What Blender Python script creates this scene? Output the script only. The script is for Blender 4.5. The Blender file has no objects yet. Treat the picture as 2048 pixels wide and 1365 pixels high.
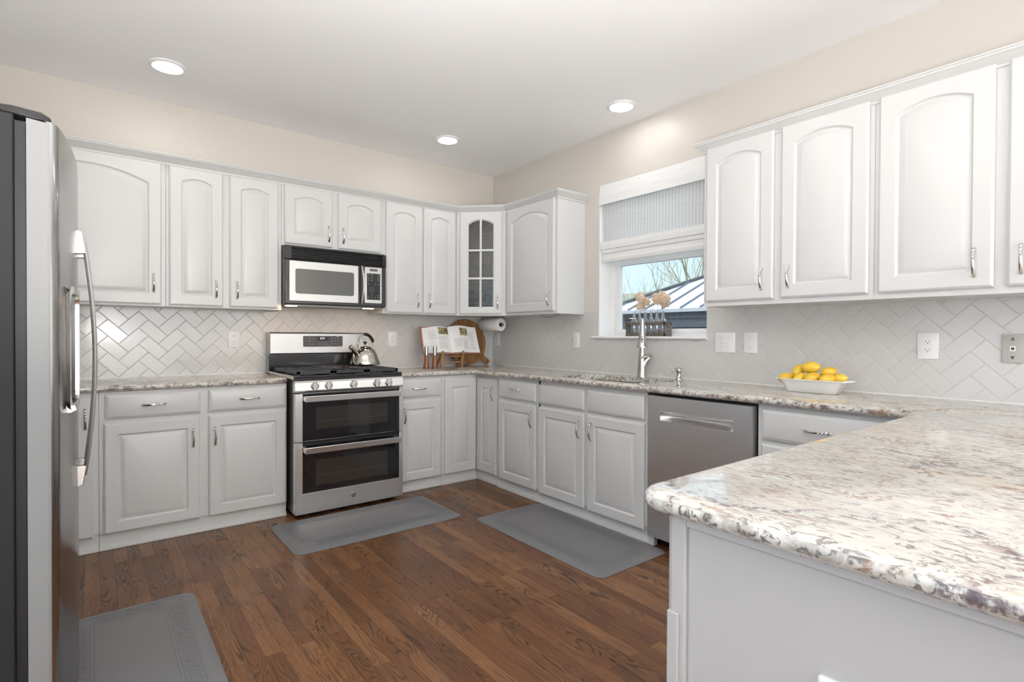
import bpy, bmesh, math, random
from mathutils import Vector, Matrix, Euler
R = math.radians
PI = math.pi
random.seed(7)
scene = bpy.context.scene
COL = scene.collection

# ------------------------------------------------------------------ camera
yaw, pit, rol = R(51.957), R(-0.554), R(0.259)
fw = Vector((math.cos(yaw)*math.cos(pit), math.sin(yaw)*math.cos(pit), math.sin(pit)))
rt = Vector((math.sin(yaw), -math.cos(yaw), 0))
up = rt.cross(fw)
r2 = rt*math.cos(rol) - up*math.sin(rol)*(-1)
u2 = up*math.cos(rol) + rt*math.sin(rol)*(-1)
cam_d = bpy.data.cameras.new('camera')
cam = bpy.data.objects.new('camera', cam_d)
COL.objects.link(cam)
M = Matrix.Identity(4)
for i in range(3):
    M[i][0] = r2[i]; M[i][1] = u2[i]; M[i][2] = -fw[i]
M[0][3], M[1][3], M[2][3] = -3.12, -4.3014, 1.1964
cam.matrix_world = M
cam_d.sensor_width = 36.0
cam_d.lens = 36.0*1072.0/2048.0
cam_d.clip_start = 0.02
scene.camera = cam

# ------------------------------------------------------------------ view + world
scene.view_settings.view_transform = 'Standard'
scene.view_settings.look = 'None'
scene.view_settings.exposure = 0.10
scene.view_settings.gamma = 1.0
scene.view_settings.use_curve_mapping = False
W = bpy.data.worlds.new('world'); scene.world = W; W.use_nodes = True
wn = W.node_tree.nodes; wl = W.node_tree.links
bg = wn['Background']
wtc = wn.new('ShaderNodeTexCoord'); wsp = wn.new('ShaderNodeSeparateXYZ'); wl.new(wtc.outputs['Generated'], wsp.inputs[0])
wcr = wn.new('ShaderNodeValToRGB'); wl.new(wsp.outputs[2], wcr.inputs[0])      # hazy bright spring sky, brightest overhead
wcr.color_ramp.elements[0].position = 0.0; wcr.color_ramp.elements[0].color = (.34, .42, .50, 1)
wcr.color_ramp.elements[1].position = .62; wcr.color_ramp.elements[1].color = (.66, .72, .80, 1)
xq = wcr.color_ramp.elements.new(.22); xq.color = (.255, .365, .49, 1)
wl.new(wcr.outputs[0], bg.inputs[0]); bg.inputs[1].default_value = 2.7

def area(name, loc, direction, sx, sy, power, color=(1, 1, 1), spread=180):
    l = bpy.data.lights.new(name, 'AREA'); l.shape = 'RECTANGLE'; l.size = sx; l.size_y = sy
    l.energy = power; l.color = color; l.spread = R(spread)
    o = bpy.data.objects.new(name, l); COL.objects.link(o); o.location = loc
    o.rotation_euler = Vector(direction).to_track_quat('-Z', 'Z').to_euler()
    return o
sun_d = bpy.data.lights.new('sun', 'SUN'); sun_d.energy = 2.2; sun_d.angle = R(0.5); sun_d.color = (1, .97, .92)
sun = bpy.data.objects.new('sun', sun_d); COL.objects.link(sun)
sun.rotation_euler = Vector((0.5, -0.35, -0.9)).to_track_quat('-Z', 'Y').to_euler()
# daylight entering through the openings of the room behind the camera
area('daylight_patio_door', (-3.93, -3.36, 1.15), (1, 0, 0), 1.10, 1.95, 6.5, (.90, .94, 1.0))
area('daylight_left_window', (-3.93, -5.9, 1.5), (1, 0, 0), 1.7, 1.5, 3, (.94, .97, 1.0))
area('daylight_rear_window', (-.75, -7.93, 1.6), (0, 1, 0), .85, 1.5, 16, (1.0, .99, .97))
area('daylight_rear_door', (-2.25, -7.93, 1.25), (0, 1, 0), 1.5, 2.2, 48, (1.0, .99, .97))
# two added fill lights brightening the room off the ceiling and the rear wall
area('added_ceiling_fill', (-3.05, -4.15, 1.2), (.20, .45, 1), .5, .5, 60, (1, .98, .955), 145)
area('added_rear_wall_fill', (-2.1, -5.9, 1.35), (0, -1, .05), .6, .6, 155, (1, .98, .955), 170)
LAMP_STRENGTH = 34.0

# ------------------------------------------------------------------ materials
MATS = {}
def new_mat(name):
    m = bpy.data.materials.new(name); m.use_nodes = True
    return m, m.node_tree.nodes, m.node_tree.links, m.node_tree.nodes['Principled BSDF']
def mat(name, color, rough=.5, metal=0.0, coat=0.0, bump=0.0, bscale=300, aniso=0, alpha=None, spec=None, var=0.0):
    if name in MATS: return MATS[name]
    m, n, l, b = new_mat(name)
    c = (*color, 1)
    b.inputs['Base Color'].default_value = c
    b.inputs['Roughness'].default_value = rough
    b.inputs['Metallic'].default_value = metal
    b.inputs['Coat Weight'].default_value = coat
    b.inputs['Coat Roughness'].default_value = .05
    if spec is not None: b.inputs['Specular IOR Level'].default_value = spec
    tc = n.new('ShaderNodeTexCoord')
    nz = n.new('ShaderNodeTexNoise'); nz.inputs['Scale'].default_value = bscale; nz.inputs['Detail'].default_value = 3
    l.new(tc.outputs['Object'], nz.inputs['Vector'])
    if bump > 0:
        bp = n.new('ShaderNodeBump'); bp.inputs['Strength'].default_value = bump; bp.inputs['Distance'].default_value = .001
        l.new(nz.outputs['Fac'], bp.inputs['Height']); l.new(bp.outputs['Normal'], b.inputs['Normal'])
    if var > 0:
        mx = n.new('ShaderNodeMix'); mx.data_type = 'RGBA'
        mx.inputs[6].default_value = tuple(x*(1-var) for x in color)+(1,)
        mx.inputs[7].default_value = tuple(min(1, x*(1+var)) for x in color)+(1,)
        l.new(nz.outputs['Fac'], mx.inputs[0]); l.new(mx.outputs[2], b.inputs['Base Color'])
    MATS[name] = m
    return m
def emit(name, color, strength):
    m = bpy.data.materials.new(name); m.use_nodes = True; n = m.node_tree.nodes; l = m.node_tree.links
    n.clear(); e = n.new('ShaderNodeEmission'); o = n.new('ShaderNodeOutputMaterial')
    e.inputs[0].default_value = (*color, 1); e.inputs[1].default_value = strength
    l.new(e.outputs[0], o.inputs[0]); return m

CAB = mat('cabinet_paint', (.635, .635, .628), .32, bump=.03, bscale=120)
CABSHADE = mat('cabinet_paint_shaded', (.46, .455, .45), .35, bump=.03, bscale=90)  # cabinet paint darkened: the peninsula's weaker light is put into the colour
WALLM = mat('wall_paint_beige', (.63, .59, .535), .42, bump=.05, bscale=260)
WALL2 = mat('wall_paint_white', (.86, .85, .83), .5, bump=.05, bscale=260)
CEILM = mat('ceiling_paint', (.93, .93, .93), .75, bump=.04, bscale=200)
TRIMW = mat('trim_white', (.86, .86, .855), .3)
TILE = mat('glazed_tile', (.62, .61, .59), .17, coat=.12, bump=.05, bscale=9)
GROUT = mat('grout', (.62, .61, .585), .8, bump=.3, bscale=500)
CHROME = mat('polished_nickel', (.74, .72, .69), .12, 1.0)
NICKEL = mat('brushed_nickel', (.50, .485, .46), .27, 1.0, bump=.02)
BLACKP = mat('black_plastic', (.012, .012, .013), .25)
BLACKM = mat('black_enamel', (.02, .021, .024), .16, coat=.5)
IRON = mat('cast_iron', (.035, .037, .042), .42, bump=.15, bscale=700)
DARKG = mat('oven_glass', (.012, .012, .014), .04, coat=.6)
MWGLASS = mat('microwave_glass', (.10, .10, .098), .10, coat=.6)
FRSIDE = mat('fridge_side_paint', (.018, .018, .019), .55, bump=.4, bscale=900, spec=.25)
GASK = mat('gasket_rubber', (.006, .006, .007), .5)
WHITEP = mat('white_plastic', (.82, .82, .81), .28)
SLOT = mat('slot_dark', (.03, .03, .03), .5)
PAPER = mat('paper_towel', (.86, .86, .85), .9, bump=.5, bscale=260)
PAGE = mat('book_page', (.84, .84, .83), .7, bump=.05)
INK = mat('print_grey', (.45, .45, .46), .8)
CERAM = mat('ceramic_white', (.80, .785, .75), .12, coat=.5, bump=.04, bscale=25)
MAT_G = None

def steel(name, axis='X', base=(.84, .835, .825), rough=.36, streak=.06):
    m, n, l, b = new_mat(name)
    b.inputs['Metallic'].default_value = 1.0
    tc = n.new('ShaderNodeTexCoord'); mp = n.new('ShaderNodeMapping')
    sc = {'X': (2, 400, 900), 'Z': (400, 400, 2), 'Y': (400, 2, 900)}[axis]
    mp.inputs['Scale'].default_value = sc
    nz = n.new('ShaderNodeTexNoise'); nz.inputs['Scale'].default_value = 1; nz.inputs['Detail'].default_value = 2
    l.new(tc.outputs['Object'], mp.inputs[0]); l.new(mp.outputs[0], nz.inputs['Vector'])
    rp = n.new('ShaderNodeMapRange'); rp.inputs[3].default_value = rough-streak*.5; rp.inputs[4].default_value = rough+streak
    l.new(nz.outputs['Fac'], rp.inputs[0]); l.new(rp.outputs[0], b.inputs['Roughness'])
    mx = n.new('ShaderNodeMix'); mx.data_type = 'RGBA'
    mx.inputs[6].default_value = tuple(x*.92 for x in base)+(1,); mx.inputs[7].default_value = tuple(min(1, x*1.06) for x in base)+(1,)
    l.new(nz.outputs['Fac'], mx.inputs[0]); l.new(mx.outputs[2], b.inputs['Base Color'])
    bp = n.new('ShaderNodeBump'); bp.inputs['Strength'].default_value = .04; bp.inputs['Distance'].default_value = .0005
    l.new(nz.outputs['Fac'], bp.inputs['Height']); l.new(bp.outputs['Normal'], b.inputs['Normal'])
    b.inputs['Anisotropic'].default_value = .55
    return m
STEEL = steel('brushed_steel', 'X')
STEELM = steel('microwave_steel', 'X', (.52, .515, .505), .42, .05)
STEELH = steel('steel_handle', 'X', (.82, .81, .795), .24, .05)
STEELF = steel('fridge_steel', 'Y', (.37, .37, .37), .20, .05)
STEELD = steel('dishwasher_steel', 'X', (.78, .775, .77), .36, .06)
KETTLE = mat('kettle_steel', (.62, .60, .56), .07, 1.0)

def wood(name, c1, c2, scale=1, rough=.4, axis=2, coat=0.1):
    m, n, l, b = new_mat(name)
    tc = n.new('ShaderNodeTexCoord'); mp = n.new('ShaderNodeMapping')
    s = [38*scale]*3; s[axis] = 3*scale
    mp.inputs['Scale'].default_value = s
    nz = n.new('ShaderNodeTexNoise'); nz.inputs['Scale'].default_value = 1.2; nz.inputs['Detail'].default_value = 5; nz.inputs['Distortion'].default_value = 1.2
    cr = n.new('ShaderNodeValToRGB'); cr.color_ramp.elements[0].position = .32; cr.color_ramp.elements[1].position = .7
    cr.color_ramp.elements[0].color = (*c1, 1); cr.color_ramp.elements[1].color = (*c2, 1)
    l.new(tc.outputs['Object'], mp.inputs[0]); l.new(mp.outputs[0], nz.inputs['Vector'])
    l.new(nz.outputs['Fac'], cr.inputs[0]); l.new(cr.outputs[0], b.inputs['Base Color'])
    b.inputs['Roughness'].default_value = rough; b.inputs['Coat Weight'].default_value = coat
    return m
ACACIA = wood('acacia_wood', (.13, .055, .02), (.40, .20, .075), 1, .45, 2)
ACACIAL = wood('acacia_wood_light', (.26, .12, .045), (.50, .28, .12), 1, .45, 2)
CRATEM = wood('weathered_grey_wood', (.09, .078, .066), (.20, .175, .15), 1.5, .8, 0, 0)
MILLW = wood('walnut_mill', (.16, .055, .022), (.34, .15, .06), 1.3, .35, 2)

# granite -----------------------------------------------------------
def granite():
    m, n, l, b = new_mat('granite')
    tc = n.new('ShaderNodeTexCoord')
    def mapping(scale, rot=(0, 0, 0)):
        mp = n.new('ShaderNodeMapping'); mp.inputs['Scale'].default_value = scale; mp.inputs['Rotation'].default_value = rot
        l.new(tc.outputs['Object'], mp.inputs[0]); return mp.outputs[0]
    def noise(vec, scale, detail=5, dist=0, rough=.6):
        z = n.new('ShaderNodeTexNoise'); z.inputs['Scale'].default_value = scale; z.inputs['Detail'].default_value = detail
        z.inputs['Distortion'].default_value = dist; z.inputs['Roughness'].default_value = rough
        l.new(vec, z.inputs['Vector']); return z.outputs['Fac']
    def ramp(fac, a, b_):
        r_ = n.new('ShaderNodeMapRange'); r_.interpolation_type = 'SMOOTHSTEP'
        r_.inputs[1].default_value = a; r_.inputs[2].default_value = b_; l.new(fac, r_.inputs[0]); return r_.outputs[0]
    def mul(a, c):
        k = n.new('ShaderNodeMath'); k.operation = 'MULTIPLY'; l.new(a, k.inputs[0])
        if isinstance(c, float): k.inputs[1].default_value = c
        else: l.new(c, k.inputs[1])
        return k.outputs[0]
    def mix(fac, a, c):
        x = n.new('ShaderNodeMix'); x.data_type = 'RGBA'; l.new(fac, x.inputs[0])
        if isinstance(a, tuple): x.inputs[6].default_value = (*a, 1)
        else: l.new(a, x.inputs[6])
        if isinstance(c, tuple): x.inputs[7].default_value = (*c, 1)
        else: l.new(c, x.inputs[7])
        return x.outputs[2]
    st = mapping((1.0, .36, 1.0), (0, 0, R(8)))
    st2 = mapping((1.0, .38, 1.0), (0, 0, R(-10)))
    iso = mapping((1, 1, 1))
    col = mix(ramp(noise(st, 7, 6, .6), .35, .7), (.665, .645, .60), (.53, .51, .475))
    col = mix(mul(ramp(noise(st, 30, 6, .8), .46, .62), .55), col, (.50, .48, .44))
    col = mix(mul(ramp(noise(iso, 3.6, 5, .4), .50, .68), .55), col, (.62, .47, .33))
    # short directional flecks in grey, brown and wine
    area1 = ramp(noise(iso, 3.2, 4, .5), .34, .56)
    vein = mul(ramp(noise(st, 74, 6, 1.2, .64), .53, .60), area1)
    col = mix(mul(vein, .9), col, (.17, .155, .15))
    area2 = ramp(noise(mapping((1, 1, 1.1), (0, 0, 1)), 4.3, 4, .5), .44, .60)
    vein2 = mul(ramp(noise(st2, 44, 6, 1.1, .62), .55, .64), area2)
    col = mix(mul(vein2, .88), col, (.27, .15, .10))
    vein3 = mul(ramp(noise(st, 105, 5, .8, .6), .53, .62), ramp(noise(iso, 6, 3, .3), .36, .54))
    col = mix(mul(vein3, .7), col, (.24, .20, .18))
    # mineral clusters along wandering seams
    seam = n.new('ShaderNodeTexVoronoi'); seam.feature = 'DISTANCE_TO_EDGE'; seam.inputs['Scale'].default_value = 2.1
    wv = n.new('ShaderNodeTexNoise'); wv.inputs['Scale'].default_value = 4; wv.inputs['Detail'].default_value = 4; l.new(iso, wv.inputs['Vector'])
    wa = n.new('ShaderNodeVectorMath'); wa.operation = 'MULTIPLY_ADD'; wa.inputs[1].default_value = (.35, .35, .35); l.new(wv.outputs['Color'], wa.inputs[0]); l.new(iso, wa.inputs[2])
    l.new(wa.outputs[0], seam.inputs['Vector'])
    cl = mul(mul(ramp(seam.outputs['Distance'], .045, .0), ramp(noise(iso, 60, 4, .6), .44, .56)), ramp(noise(iso, 2.3, 3, .3), .42, .58))
    col = mix(mul(cl, .9), col, (.13, .07, .09))
    cl2 = mul(ramp(noise(mapping((1, .8, 1.2)), 5.1, 4, .8), .55, .66), ramp(noise(iso, 85, 4, .4), .46, .60))
    col = mix(mul(cl2, .85), col, (.25, .13, .055))
    sp = n.new('ShaderNodeTexVoronoi'); sp.inputs['Scale'].default_value = 120; l.new(iso, sp.inputs['Vector'])
    k = ramp(sp.outputs['Distance'], .30, .12)
    col = mix(mul(mul(k, ramp(noise(iso, 13, 3, .3), .50, .62)), .7), col, (.06, .05, .06))
    # grey speckle blotches that dominate on the cut edge, where the streaks are seen end-on
    geo = n.new('ShaderNodeNewGeometry'); sx = n.new('ShaderNodeSeparateXYZ'); l.new(geo.outputs['True Normal'], sx.inputs[0])
    ab = n.new('ShaderNodeMath'); ab.operation = 'ABSOLUTE'; l.new(sx.outputs[2], ab.inputs[0])
    side = ramp(ab.outputs[0], .75, .35)
    eb = mix(ramp(noise(iso, 30, 6, .5), .42, .60), (.72, .71, .67), (.42, .40, .36))
    eb = mix(mul(ramp(noise(iso, 60, 5, .9), .53, .61), .92), eb, (.10, .09, .085))
    eb = mix(mul(mul(ramp(noise(iso, 3.1, 4, .6), .52, .60), ramp(noise(iso, 36, 4, .6), .42, .54)), .92), eb, (.07, .035, .05))
    eb = mix(mul(mul(ramp(noise(iso, 8, 4, .6), .53, .66), ramp(noise(iso, 42, 4, .4), .42, .58)), .9), eb, (.25, .12, .05))
    col = mix(mul(side, .85), col, eb)
    l.new(col, b.inputs['Base Color'])
    b.inputs['Roughness'].default_value = .045; b.inputs['Coat Weight'].default_value = .25; b.inputs['Coat Roughness'].default_value = .02
    return m
GRANITE = granite()

# oak floor ----------------------------------------------------------
def oak():
    m, n, l, b = new_mat('oak_floor')
    tc = n.new('ShaderNodeTexCoord')
    mp = n.new('ShaderNodeMapping'); mp.inputs['Rotation'].default_value = (0, 0, R(90)); l.new(tc.outputs['Object'], mp.inputs[0])
    br = n.new('ShaderNodeTexBrick'); br.offset = .37; br.offset_frequency = 2; br.squash = 1.0
    br.inputs['Scale'].default_value = 1.0; br.inputs['Mortar Size'].default_value = .0007; br.inputs['Mortar Smooth'].default_value = .3
    br.inputs['Brick Width'].default_value = .83; br.inputs['Row Height'].default_value = .0595; br.inputs['Bias'].default_value = 0
    br.inputs['Color1'].default_value = (0, 0, 0, 1); br.inputs['Color2'].default_value = (1, 1, 1, 1); br.inputs['Mortar'].default_value = (.5, .5, .5, 1)
    l.new(mp.outputs[0], br.inputs['Vector'])
    rnd = n.new('ShaderNodeSeparateColor'); l.new(br.outputs['Color'], rnd.inputs[0])
    # per-plank offset of the grain
    cmb = n.new('ShaderNodeCombineXYZ')
    k = n.new('ShaderNodeMath'); k.operation = 'MULTIPLY'; k.inputs[1].default_value = 37.0; l.new(rnd.outputs[0], k.inputs[0])
    k2 = n.new('ShaderNodeMath'); k2.operation = 'MULTIPLY'; k2.inputs[1].default_value = 11.0; l.new(rnd.outputs[0], k2.inputs[0])
    l.new(k.outputs[0], cmb.inputs[2]); l.new(k2.outputs[0], cmb.inputs[0])
    ad = n.new('ShaderNodeVectorMath'); ad.operation = 'ADD'; l.new(mp.outputs[0], ad.inputs[0]); l.new(cmb.outputs[0], ad.inputs[1])
    def stretched(sx, sy):
        q = n.new('ShaderNodeMapping'); q.inputs['Scale'].default_value = (sx, sy, 1); l.new(ad.outputs[0], q.inputs[0]); return q.outputs[0]
    # cathedral rings: bands of a stretched low-frequency noise field
    f = n.new('ShaderNodeTexNoise'); f.inputs['Scale'].default_value = 1.0; f.inputs['Detail'].default_value = 1.6; f.inputs['Roughness'].default_value = .5; f.inputs['Distortion'].default_value = .5
    l.new(stretched(1.7, 12.5), f.inputs['Vector'])
    mm = n.new('ShaderNodeMath'); mm.operation = 'MULTIPLY'; mm.inputs[1].default_value = 17.0; l.new(f.outputs['Fac'], mm.inputs[0])
    fr = n.new('ShaderNodeMath'); fr.operation = 'FRACT'; l.new(mm.outputs[0], fr.inputs[0])
    ring = n.new('ShaderNodeValToRGB'); e = ring.color_ramp.elements
    e[0].position = 0; e[0].color = (0, 0, 0, 1); e[1].position = 1; e[1].color = (0, 0, 0, 1)
    x = ring.color_ramp.elements.new(.56); x.color = (.15, .15, .15, 1)
    x = ring.color_ramp.elements.new(.80); x.color = (1, 1, 1, 1)
    x = ring.color_ramp.elements.new(.92); x.color = (.7, .7, .7, 1)
    l.new(fr.outputs[0], ring.inputs[0])
    amp = n.new('ShaderNodeTexNoise'); amp.inputs['Scale'].default_value = 1; amp.inputs['Detail'].default_value = 3; l.new(stretched(2.2, 9), amp.inputs['Vector'])
    am = n.new('ShaderNodeMapRange'); am.inputs[1].default_value = .38; am.inputs[2].default_value = .66; l.new(amp.outputs['Fac'], am.inputs[0])
    rg = n.new('ShaderNodeMath'); rg.operation = 'MULTIPLY'; l.new(ring.outputs[0], rg.inputs[0]); l.new(am.outputs[0], rg.inputs[1])
    fine = n.new('ShaderNodeTexNoise'); fine.inputs['Scale'].default_value = 1; fine.inputs['Detail'].default_value = 4; l.new(stretched(9, 300), fine.inputs['Vector'])
    fm = n.new('ShaderNodeMapRange'); fm.inputs[1].default_value = .42; fm.inputs[2].default_value = .68; l.new(fine.outputs['Fac'], fm.inputs[0])
    big = n.new('ShaderNodeTexNoise'); big.inputs['Scale'].default_value = 3.0; big.inputs['Detail'].default_value = 2; l.new(tc.outputs['Object'], big.inputs['Vector'])
    base = n.new('ShaderNodeValToRGB'); e = base.color_ramp.elements
    e[0].position = 0.05; e[0].color = (.115, .048, .020, 1); e[1].position = .95; e[1].color = (.29, .140, .058, 1)
    x = base.color_ramp.elements.new(.5); x.color = (.18, .078, .032, 1)
    bm_ = n.new('ShaderNodeMath'); bm_.operation = 'MULTIPLY_ADD'; bm_.inputs[1].default_value = .55; l.new(rnd.outputs[0], bm_.inputs[0])
    bs = n.new('ShaderNodeMath'); bs.operation = 'MULTIPLY'; bs.inputs[1].default_value = .45; l.new(big.outputs['Fac'], bs.inputs[0]); l.new(bs.outputs[0], bm_.inputs[2])
    l.new(bm_.outputs[0], base.inputs[0])
    def mix(fac, a, c, amt):
        w = n.new('ShaderNodeMath'); w.operation = 'MULTIPLY'; w.inputs[1].default_value = amt; l.new(fac, w.inputs[0])
        xx = n.new('ShaderNodeMix'); xx.data_type = 'RGBA'; l.new(w.outputs[0], xx.inputs[0]); l.new(a, xx.inputs[6]); xx.inputs[7].default_value = (*c, 1)
        return xx.outputs[2]
    c = mix(fm.outputs[0], base.outputs[0], (.060, .026, .014), .50)
    c = mix(rg.outputs[0], c, (.022, .012, .009), .92)
    c = mix(br.outputs['Fac'], c, (.02, .01, .006), .75)
    l.new(c, b.inputs['Base Color'])
    b.inputs['Roughness'].default_value = .27; b.inputs['Specular IOR Level'].default_value = .30; b.inputs['Coat Weight'].default_value = .0
    bp = n.new('ShaderNodeBump'); bp.inputs['Strength'].default_value = .12; bp.inputs['Distance'].default_value = .001
    s2 = n.new('ShaderNodeMath'); s2.operation = 'ADD'; l.new(rg.outputs[0], s2.inputs[0]); l.new(br.outputs['Fac'], s2.inputs[1])
    iv = n.new('ShaderNodeMath'); iv.operation = 'SUBTRACT'; iv.inputs[0].default_value = 1; l.new(s2.outputs[0], iv.inputs[1])
    l.new(iv.outputs[0], bp.inputs['Height']); l.new(bp.outputs['Normal'], b.inputs['Normal'])
    return m
OAK = oak()

def glassy(name, tint=(1, 1, 1), refl=.08, rough=.0):
    m = bpy.data.materials.new(name); m.use_nodes = True; n = m.node_tree.nodes; l = m.node_tree.links; n.clear()
    t = n.new('ShaderNodeBsdfTransparent'); t.inputs[0].default_value = (*tint, 1)
    g = n.new('ShaderNodeBsdfGlossy'); g.inputs['Roughness'].default_value = rough
    lw = n.new('ShaderNodeLayerWeight'); lw.inputs[0].default_value = .25
    mr = n.new('ShaderNodeMapRange'); mr.inputs[3].default_value = refl*.5; mr.inputs[4].default_value = min(1, refl*5)
    l.new(lw.outputs['Facing'], mr.inputs[0])
    mx = n.new('ShaderNodeMixShader'); o = n.new('ShaderNodeOutputMaterial')
    l.new(mr.outputs[0], mx.inputs[0]); l.new(t.outputs[0], mx.inputs[1]); l.new(g.outputs[0], mx.inputs[2]); l.new(mx.outputs[0], o.inputs[0])
    return m
WGLASS = glassy('window_glass', (.97, .985, .98), .05)
CLEAR = glassy('clear_glass', (.86, .87, .88), .30, .03)
STEMG = glassy('stemware_glass', (.90, .91, .90), .22, .02)
BOTTLEG = glassy('bottle_glass', (.80, .81, .84), .42, .06)

def seeded():
    m, n, l, b = new_mat('seeded_glass')
    tc = n.new('ShaderNodeTexCoord'); z = n.new('ShaderNodeTexNoise'); z.inputs['Scale'].default_value = 22; z.inputs['Detail'].default_value = 3; z.inputs['Distortion'].default_value = 1.4
    l.new(tc.outputs['Object'], z.inputs['Vector'])
    n.remove(b); out = n['Material Output']
    bp = n.new('ShaderNodeBump'); bp.inputs['Strength'].default_value = .5; bp.inputs['Distance'].default_value = .004; l.new(z.outputs['Fac'], bp.inputs['Height'])
    t = n.new('ShaderNodeBsdfTransparent'); t.inputs[0].default_value = (.40, .41, .37, 1)
    g = n.new('ShaderNodeBsdfGlossy'); g.inputs['Roughness'].default_value = .12; l.new(bp.outputs[0], g.inputs['Normal'])
    mx = n.new('ShaderNodeMixShader'); mx.inputs[0].default_value = .10
    l.new(t.outputs[0], mx.inputs[1]); l.new(g.outputs[0], mx.inputs[2]); l.new(mx.outputs[0], out.inputs[0])
    return m
SEEDED = seeded()

def blind_mat(name, transl, line):
    m, n, l, b = new_mat(name)
    tc = n.new('ShaderNodeTexCoord'); sp = n.new('ShaderNodeSeparateXYZ'); l.new(tc.outputs['Object'], sp.inputs[0])
    def stripes(o, freq, lo):
        k = n.new('ShaderNodeMath'); k.operation = 'MULTIPLY'; k.inputs[1].default_value = freq; l.new(sp.outputs[o], k.inputs[0])
        f = n.new('ShaderNodeMath'); f.operation = 'FRACT'; l.new(k.outputs[0], f.inputs[0])
        g = n.new('ShaderNodeMath'); g.operation = 'GREATER_THAN'; g.inputs[1].default_value = lo; l.new(f.outputs[0], g.inputs[0]); return g.outputs[0]
    v = stripes(1, 38, .84)
    nz = n.new('ShaderNodeTexNoise'); nz.inputs['Scale'].default_value = 1; nz.inputs['Detail'].default_value = 3
    mp = n.new('ShaderNodeMapping'); mp.inputs['Scale'].default_value = (1, 6, 170); l.new(tc.outputs['Object'], mp.inputs[0]); l.new(mp.outputs[0], nz.inputs['Vector'])
    c = n.new('ShaderNodeMix'); c.data_type = 'RGBA'; c.inputs[6].default_value = (.80, .80, .79, 1); c.inputs[7].default_value = (.96, .96, .95, 1); l.new(nz.outputs['Fac'], c.inputs[0])
    w = n.new('ShaderNodeMath'); w.operation = 'MULTIPLY'; w.inputs[1].default_value = line; l.new(v, w.inputs[0])
    c2 = n.new('ShaderNodeMix'); c2.data_type = 'RGBA'; l.new(w.outputs[0], c2.inputs[0]); l.new(c.outputs[2], c2.inputs[6]); c2.inputs[7].default_value = (.38, .38, .40, 1)
    l.new(c2.outputs[2], b.inputs['Base Color']); b.inputs['Roughness'].default_value = .9
    tr = n.new('ShaderNodeBsdfTranslucent'); l.new(c2.outputs[2], tr.inputs[0])
    mx = n.new('ShaderNodeMixShader'); mx.inputs[0].default_value = transl
    out = n['Material Output']; l.new(b.outputs[0], mx.inputs[1]); l.new(tr.outputs[0], mx.inputs[2]); l.new(mx.outputs[0], out.inputs[0])
    return m
BLIND = blind_mat('woven_shade', .55, .40)
BLINDV = blind_mat('woven_shade_lined', .12, .10)

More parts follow.
